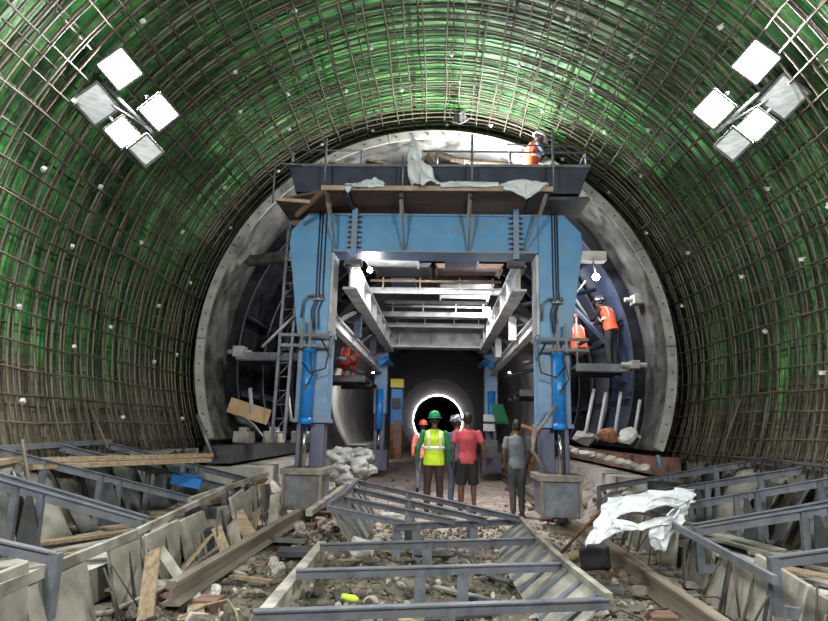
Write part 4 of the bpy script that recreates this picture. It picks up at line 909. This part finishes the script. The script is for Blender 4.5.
# unseen lamps of the same kind, added behind the photographer, light the gantry front
for sx in (-1, 1):
    for k in range(2):
        e = flood(0, 0, 0, True, .36, 'added, unseen lit floodlight on the %s wall behind the photographer' % ('left' if sx < 0 else 'right'), 'added rear floodlights', aim=V((-sx * 1.5, 9, 4.6 if k else 3.0)), loc=V((sx * (3.4 - .4 * k), -2.5, 4.6 + .35 * k)), power=PW * (1.1 if k else 1.9))
        p = V(e['wl']); d = V((p.x - CX, 0, p.z - CZ)).normalized(); s = MB(); s.tube([p + V((0, 0, .05)), V((CX, p.y, CZ)) + d * 4.97], .015, 6); s.build('stand_off', 'lamp_body', e)
# platform floodlight seen from behind
e = flood(460, 120, 10.6, False, .22, 'small dark floodlight hanging above the platform', aim=at(480, 300, 14)); pp_ = V(e['wl']); s = MB(); s.tube([pp_ + V((0, 0, .05)), pp_ + V((0, 0, 7.6 - pp_.z))], .008, 6); s.build('hanging_cord', 'cable', e)
lamp('SPOT', 'added_path_light', (0, 11.25, 4.93), 900, (1, .96, .93), .15, aim=(0, 13.8, 0), spot=2.2, blend=.6)  # added spot, kept out of view, brightens the path under the gantry
bl = MB(); bl.ball((0, 11.25, 5.0), .05); bl.build('work_lamp', 'bulb_on', None, 'added unseen bulb hidden behind the blue cross beam', 'lamp')
lamp('POINT', 'platform_lamp', (.7, 10.62, 6.34), 750, (1, 1, .97), .12)
bl = MB(); bl.ball((.7, 10.62, 6.3), .03); bl.build('work_lamp', 'bulb_on', None, 'bright bulb behind the platform beam', 'lamp')
for px, py, Y, w_, l in ((370, 270, 11.4, 130, 'glowing bulb under the front left of the gantry roof'), (488, 311, 15.6, 200, 'glowing bulb at the right end of the far gantry cross member')):
    p = at(px, py, Y); s = MB(); s.ball(p, .055 if Y < 13 else .08); o = s.build('work_lamp', 'bulb_on', None, l, 'lamp'); 
    lamp('POINT', 'work_lamp_light', p + V((0, .15, -.08)), w_, (1, .98, .97), .1)
# side lamp on the right
p = at(596, 277, 12.0); e = empty('inspection_lamp', p, 'bright lamp shining on the dark blue formwork panel at right', 'lamp')
s = MB(); s.ball(p, .075); s.build('bulb', 'bulb_on', e); s = MB(); s.tube([p + V((0, 0, .06)), p + V((-.05, 0, .35))], .02, 8); s.rbox(p + V((-.05, .02, .42)), (.5, .25, .2)); s.build('hanger', 'form_edge', e)
lamp('SPOT', 'inspection_light', p + V((0, -.1, 0)), 190, (.9, .95, 1), .08, aim=p + V((.9, 2.0, -2.2)), spot=2.2, blend=.6)
# tunnel interior: added unseen spots brighten the side lining
lamp('SPOT', 'added_inner_lamp', (-2.6, 23.5, 3.6), 1500, (1, .97, .94), .2, aim=(-4.4, 29, 2.2), spot=1.2, blend=.7)
lamp('SPOT', 'added_inner_lamp', (2.6, 22.5, 3.6), 700, (1, .97, .94), .2, aim=(4.3, 27, 2.4), spot=1.2, blend=.7)
for p_, l in (((-2.6, 23.5, 3.66), 'added bulb lighting the left lining beyond the gantry'), ((2.6, 22.5, 3.66), 'added bulb lighting the right lining beyond the gantry')):
    s = MB(); s.ball(p_, .04); s.build('work_lamp', 'bulb_on', None, l, 'lamp')
s = MB(); s.tube(arc_pts(3.9, -38, 218, 60), .016, 6); s.v = [v + V((0, 97.5, 0)) for v in s.v]; s.build('light_strip', 'strip_on', None, 'white ring of light around the far dark tunnel mouth', 'light')
#@@PEOPLE
# ------------------------------------------------------------------ people
def person(label, loc, rotz, scale, J=None, outfit=None, helmet=None, hair=True, head_turn=0, head_tilt=0):
    D = dict(pel=(0, 0, .94), waist=(0, 0, 1.08), chest=(0, 0, 1.30), sh=(0, 0, 1.42), neck=(0, 0, 1.49), head=(0, .01, 1.62),
             sl=(-.185, 0, 1.41), sr=(.185, 0, 1.41), el=(-.25, -.02, 1.13), er=(.25, -.02, 1.13), wl=(-.25, .04, .88), wr=(.25, .04, .88),
             hl=(-.09, 0, .90), hr=(.09, 0, .90), kl=(-.11, .02, .49), kr=(.11, .02, .49), al=(-.12, -.02, .08), ar=(.12, -.02, .08))
    if J: D.update(J)
    D = {k: V(v) for k, v in D.items()}
    e = empty('person', loc, label, 'person'); e['wl'] = (0, 0, 0)
    o_ = dict(shirt='cloth_grey', sleeve='short', pants='denim', shorts=False, vest=None, shoes='cloth_black'); o_.update(outfit or {})
    tdir = (D['sh'] - D['pel']).normalized()
    hrot = Matrix.Rotation(head_turn, 3, 'Z') @ Matrix.Rotation(-head_tilt, 3, 'X')
    # body
    s = MB()
    s.sect([(D['pel'] - tdir * .06, .10, .08), (D['pel'], .15, .105), (D['waist'], .13, .095), (D['chest'], .155, .11), (D['sh'], .145, .085), (D['neck'], .058, .058), (D['head'] - V((0, 0, .04)), .052, .055)], n=14)
    for a, b, c, r in (('sl', 'el', 'wl', .05), ('sr', 'er', 'wr', .05)):
        s.sect([(D[a] - (D[b] - D[a]) * .08, r * .6, r * .6), (D[a], r, r), (D[a].lerp(D[b], .5), r * .9, r * .9), (D[b], r * .74, r * .74), (D[b].lerp(D[c], .35), r * .76, r * .76), (D[c], r * .5, r * .56)], n=10)
        f = (D[c] - D[b]).normalized(); sd = V((1, 0, 0)) if abs(f.x) < .8 else V((0, 0, 1)); pn = f.cross(sd).normalized(); sd = pn.cross(f).normalized()
        # palm in the sagittal plane: width along pn
        palm = D[c] + f * .085
        s.sect([(D[c] - f * .01, .018, .026), (D[c] + f * .03, .017, .036), (palm, .015, .042), (palm + f * .01, .012, .038)], side=sd, n=10)
        inn = -1 if a == 'sr' else 1
        for q, L in enumerate((.068, .078, .072, .056)):
            b0 = palm - pn * (.030 - .020 * q); cur = sd * inn * .012
            s.tube([b0 - f * .02, b0 + f * L * .45, b0 + f * L * .75 + cur, b0 + f * L * .95 + cur * 2.6], [.0095, .009, .0085, .007], 6)
        tb = D[c] + f * .03 - pn * .03; s.tube([tb, tb - pn * .022 + f * .025, tb - pn * .026 + f * .058 + sd * inn * .012], [.012, .011, .009], 6)
    for a, b, c in (('hl', 'kl', 'al'), ('hr', 'kr', 'ar')):
        s.sect([(D[a] + V((0, 0, .04)), .075, .085), (D[a], .088, .095), (D[a].lerp(D[b], .5), .072, .078), (D[b], .052, .058), (D[b].lerp(D[c], .3), .05, .06), (D[b].lerp(D[c], .75), .036, .038), (D[c], .034, .04), (D[c] - V((0, 0, .03)), .032, .045)], n=12)
        ft = V((0, 1, 0)); s.sect([(D[c] + V((0, -.05, -.045)), .03, .03), (D[c] + V((0, .03, -.045)), .038, .035), (D[c] + V((0, .12, -.058)), .04, .022), (D[c] + V((0, .18, -.064)), .03, .013)], n=10)
    H = D['head']; hp = lambda v: H + hrot @ V(v)
    s.ball(hp((0, -.01, .03)), (.076, .096, .1), rot=hrot); s.ball(hp((0, .022, -.035)), (.056, .066, .07), rot=hrot)
    s.sect([(hp((0, .08, .02)), .009, .009), (hp((0, .1, -.012)), .014, .013), (hp((0, .093, -.024)), .016, .01)], n=8)
    s.sect([(hp((-.022, .082, -.052)), .006, .006), (hp((0, .09, -.052)), .009, .009), (hp((.022, .082, -.052)), .006, .006)], side=(0, 0, 1), n=8)
    for q in (-1, 1): s.ball(hp((q * .078, -.005, -.002)), (.011, .02, .032), 1, rot=hrot); s.ball(hp((q * .03, .078, .03)), (.02, .012, .008), 1, rot=hrot)
    def fin(o, vox, sm=3):
        o.location = (0, 0, 0)
        m = o.modifiers.new('r', 'REMESH'); m.mode = 'VOXEL'; m.voxel_size = vox; m.use_smooth_shade = True
        if sm: q = o.modifiers.new('s', 'SMOOTH'); q.iterations = sm; q.factor = .5
        return o
    fin(s.build('body', 'skin', e), .0085, 2)
    for q in (-1, 1):
        m = MB(); m.ball(hp((q * .03, .083, .018)), (.013, .007, .008), 1, rot=hrot); m.build('eye', 'eye', e)
    # trousers / shorts
    m = MB(); m.sect([(D['pel'] - tdir * .1, .12, .1), (D['pel'], .165, .122), (D['pel'] + tdir * .1, .15, .112)], n=14)
    for a, b, c in (('hl', 'kl', 'al'), ('hr', 'kr', 'ar')):
        if o_['shorts']: m.sect([(D[a] + V((0, 0, .05)), .09, .1), (D[a], .102, .112), (D[a].lerp(D[b], .5), .098, .1), (D[a].lerp(D[b], .95), .098, .098)], n=14)
        else: m.sect([(D[a] + V((0, 0, .05)), .09, .1), (D[a], .1, .11), (D[a].lerp(D[b], .5), .085, .092), (D[b], .068, .076), (D[b].lerp(D[c], .3), .064, .072), (D[b].lerp(D[c], .8), .058, .062), (D[c] + (D[b] - D[c]) * .05, .058, .064)], n=14)
    fin(m.build('shorts' if o_['shorts'] else 'trousers', o_['pants'], e), .013, 2)
    # shirt
    def torso(g, lowz=-.07):
        m.sect([(D['pel'] + tdir * lowz, .172 + g, .132 + g), (D['pel'] + tdir * .03, .166 + g, .126 + g), (D['waist'], .148 + g, .108 + g), (D['chest'], .17 + g, .122 + g), (D['sh'] + tdir * .0, .158 + g, .095 + g), (D['sh'] + tdir * .05, .085 + g * .5, .07 + g * .5)], n=18)
    m = MB(); torso(.008)
    for a, b, c in (('sl', 'el', 'wl'), ('sr', 'er', 'wr')):
        if o_['sleeve'] == 'short': m.sect([(D[a] - (D[b] - D[a]) * .12, .045, .045), (D[a], .060, .060), (D[a].lerp(D[b], .35), .060, .060), (D[a].lerp(D[b], .68), .057, .057)], n=12)
        else: m.sect([(D[a] - (D[b] - D[a]) * .12, .045, .045), (D[a], .064, .064), (D[a].lerp(D[b], .5), .058, .058), (D[b], .05, .05), (D[b].lerp(D[c], .5), .044, .046), (D[b].lerp(D[c], .93), .038, .04)], n=12)
    fin(m.build('shirt', o_['shirt'], e), .013, 2)
    if o_['vest']:
        m = MB(); torso(.026, -.10); vo = fin(m.build('safety_vest', o_['vest'], e), .013, 2); vo['label'] = 'sleeveless high-visibility vest'
        back = -1
        side = V((1, 0, 0)); nb = tdir.cross(side).normalized()
        def band(t, w_, h_):
            c = D['pel'].lerp(D['sh'], t); m2 = MB(); g = .034
            ww = .15 + .022 * t + g; dd = .11 + .008 * t + g
            ring = []
            for zz in (-h_, h_): 
                for k in range(24):
                    an = 2 * PI * k / 24; ring.append(c + tdir * zz + side * math.cos(an) * ww + nb * math.sin(an) * dd)
            m2.add(ring, [(k, (k + 1) % 24, 24 + (k + 1) % 24, 24 + k) for k in range(24)], True); return m2
        b_ = band(.42, 1, .028).build('reflective_band', 'reflective', vo, 'silver reflective band'); b_.modifiers.new('t', 'SOLIDIFY').thickness = .006
        for q in (-1, 1):
            m2 = MB(); pts = []
            for t in (.42, .6, .8, .97):
                c = D['pel'].lerp(D['sh'], t); pts.append(c + side * q * .1 - nb * 0)
            for sgn in (-1, 1):
                pp = []
                for t, dd in ((.42, .115), (.6, .128), (.8, .13), (.98, .1), (1.04, .07)):
                    c = D['pel'].lerp(D['sh'], t); pp.append(c + side * q * .105 + nb * sgn * (dd + .012))
                for u, w2 in zip(pp[:-1], pp[1:]): m2.bar(u, w2, .045, .01, nb)
            m2.build('reflective_strap', 'reflective', vo, 'silver reflective shoulder strip')
    # shoes
    for c in ('al', 'ar'):
        m = MB(); A_ = D[c]; m.sect([(A_ + V((0, -.065, -.045)), .034, .032), (A_ + V((0, .0, -.042)), .044, .04), (A_ + V((0, .1, -.052)), .05, .03), (A_ + V((0, .19, -.062)), .04, .018)], n=12); m.sect([(A_ + V((0, -.02, -.04)), .044, .05), (A_ + V((0, -.015, .02)), .042, .048)], n=12); fin(m.build('shoe', o_['shoes'], e), .012, 1)
    if helmet:
        m = MB(); pts = []; N = 18
        prof = [(.118, -.0), (.116, .03), (.104, .075), (.08, .108), (.045, .128), (.0, .134)]
        vs = []; fs = []
        for r, z in prof[:-1]:
            for k in range(N): an = 2 * PI * k / N; vs.append(hp((r * .93 * math.cos(an), r * 1.12 * math.sin(an) - .01, z + .055)))
        vs.append(hp((0, -.01, .134 + .055)))
        for j in range(len(prof) - 2):
            for k in range(N): fs.append((j * N + k, j * N + (k + 1) % N, (j + 1) * N + (k + 1) % N, (j + 1) * N + k))
        for k in range(N): fs.append(((len(prof) - 2) * N + k, (len(prof) - 2) * N + (k + 1) % N, len(vs) - 1))
        m.add(vs, fs, True); ho = m.build('helmet', helmet, e); ho.modifiers.new('t', 'SOLIDIFY').thickness = .006
        m = MB(); ring = []
        for rr, zz in ((.116, .058), (.14, .05)):
            for k in range(N): an = 2 * PI * k / N; ext = 1.12 + (.22 * max(0, math.sin(an)) if rr > .12 else 0); ring.append(hp((rr * .93 * math.cos(an), rr * ext * math.sin(an) - .01, zz)))
        m.add(ring, [(k, (k + 1) % N, N + (k + 1) % N, N + k) for k in range(N)], True); bo = m.build('brim', helmet, ho); bo.modifiers.new('t', 'SOLIDIFY').thickness = .006
        m = MB(); m.sect([(hp((0, -.13, .15)), .008, .008), (hp((0, 0, .192)), .012, .008), (hp((0, .11, .15)), .008, .008)], n=8); m.build('crest', helmet, ho)
        m = MB(); m.ball(hp((0, -.025, .02)), (.08, .095, .075), rot=hrot); m.build('hair', 'hair', e)
    elif hair:
        m = MB(); m.ball(hp((0, -.02, .05)), (.084, .1, .1), rot=hrot); m.ball(hp((0, -.05, .0)), (.07, .065, .075), rot=hrot); hh = m.build('hair', 'hair', e)
        hh.data.transform(Matrix.Identity(4)); fin(hh, .01, 1)
    e.location = loc; e.rotation_euler = (0, 0, rotz); e.scale = (scale,) * 3
    return e
def on_floor(px, py):
    p = gp(px, py, 0.0); return V((p.x, p.y, gh(p.x, p.y) + .015))
p1 = on_floor(434, 513)
person('person in a yellow-green safety vest and green helmet standing with back to the camera', on_floor(433, 514), 0.05, 1.05, dict(el=(-.29, -.03, 1.13), er=(.27, -.02, 1.12), wl=(-.29, .02, .87), wr=(.25, .05, .87)),
       dict(shirt='cloth_green', sleeve='long', pants='cloth_maroon', vest='cloth_hivis'), helmet='helmet_green')
person('person in a dark speckled helmet and blue-grey work clothes, head turned to the right', on_floor(456, 505), -.5, 1.04, None, dict(shirt='cloth_blue', sleeve='long', pants='cloth_blue'), helmet='helmet_dark', head_turn=-.9)
person('person in a red polo shirt and black shorts with hands at his sides', on_floor(467, 515), -.05, 1.06, dict(el=(-.26, -.03, 1.13), er=(.29, -.04, 1.14), wl=(-.24, .02, .88), wr=(.31, .0, .89)), dict(shirt='cloth_red', pants='cloth_black', shorts=True))
person('person in a grey t-shirt and grey jeans standing alone near the right gantry foot', on_floor(517.5, 517), .05, 1.0, dict(wl=(-.2, .06, .9), wr=(.22, .1, .95), er=(.27, -.03, 1.14), kl=(-.08, .02, .49), kr=(.08, .02, .49), al=(-.08, -.02, .08), ar=(.08, -.02, .08)), dict(shirt='cloth_grey', pants='denim'))
pf = at(423.5, 421, 15.5)
person('person in a pink-red vest and red helmet standing farther down the haul path', V((pf.x, 15.3, gh(pf.x, 15.3) + .015)), .1, .97, None, dict(shirt='vest_pink', sleeve='long', pants='cloth_grey', vest='vest_pink'), helmet='helmet_red')
# on the platform: bending forward, facing right
person('person in an orange vest and white helmet bending forward on top platform', V((1.66, 10.66, 5.54)), -1.3, .95,
       dict(sh=(0, .08, 1.40), chest=(0, .04, 1.28), neck=(0, .11, 1.46), head=(0, .19, 1.56), sl=(-.18, .08, 1.38), sr=(.18, .08, 1.38), el=(-.25, .16, 1.16), er=(.23, .18, 1.15), wl=(-.12, .36, 1.3), wr=(.12, .36, 1.32)),
       dict(shirt='cloth_blue', sleeve='long', pants='cloth_black', vest='vest_orange'), helmet='helmet_white', head_tilt=.5)
# right side: standing, leaning
person('person in a red-orange vest and dark helmet standing on the right catwalk under the lamp', V((at(612, 367, 12.75).x, 12.75, 2.88)), .75, .93,
       dict(sh=(0, .15, 1.38), chest=(0, .08, 1.27), waist=(0, .01, 1.07), neck=(0, .2, 1.44), head=(0, .27, 1.53), sl=(-.18, .15, 1.36), sr=(.18, .15, 1.36), el=(-.22, .3, 1.14), er=(.22, .28, 1.12), wl=(-.12, .52, 1.12), wr=(.12, .5, 1.1)),
       dict(shirt='cloth_black', sleeve='long', pants='cloth_black', vest='vest_orange'), helmet='helmet_dark', head_tilt=.2)
person('person in an orange vest crouching on the right catwalk beside the gantry jack', V((at(578, 384, 12.5).x - .0, 12.5, 2.88)), .2, .93,
       dict(pel=(0, -.12, .42), waist=(0, -.1, .56), chest=(0, .02, .78), sh=(0, .1, .88), neck=(0, .14, .95), head=(0, .2, 1.06), sl=(-.18, .1, .87), sr=(.18, .1, .87), el=(-.24, .22, .66), er=(.26, .24, .68), wl=(-.14, .42, .66), wr=(.18, .44, .72),
            hl=(-.09, -.1, .4), hr=(.09, -.1, .4), kl=(-.16, .28, .5), kr=(.16, .28, .5), al=(-.14, .06, .08), ar=(.14, .06, .08)),
       dict(shirt='vest_orange', sleeve='long', pants='cloth_black', vest='vest_orange'), helmet='helmet_red')
person('person in orange clothes crouching on the catwalk behind the left gantry column', V((at(346, 379, 16.6).x, 16.6, 2.85)), -.3, .95,
       dict(pel=(0, -.12, .42), waist=(0, -.1, .56), chest=(0, .0, .78), sh=(0, .06, .88), neck=(0, .1, .95), head=(0, .14, 1.06), sl=(-.18, .06, .87), sr=(.18, .06, .87), el=(-.24, .2, .66), er=(.26, .2, .68), wl=(-.14, .4, .6), wr=(.18, .4, .62),
            hl=(-.09, -.1, .4), hr=(.09, -.1, .4), kl=(-.16, .28, .5), kr=(.16, .28, .5), al=(-.14, .06, .08), ar=(.14, .06, .08)),
       dict(shirt='vest_orange', sleeve='long', pants='vest_orange', vest='vest_orange'), helmet='helmet_white')
#@@END
for o in bpy.data.objects:
    if 'wl' in o: del o['wl']
# world: faint light from the open tunnel behind
wd = bpy.data.worlds.new('w'); sc.world = wd; wd.use_nodes = True
bg = wd.node_tree.nodes['Background']; bg.inputs[0].default_value = (.8, .88, 1, 1); bg.inputs[1].default_value = .10
vs_ = sc.view_settings; vs_.view_transform = 'Standard'; vs_.look = 'None'; vs_.gamma = 1; vs_.exposure = 0; vs_.use_curve_mapping = False
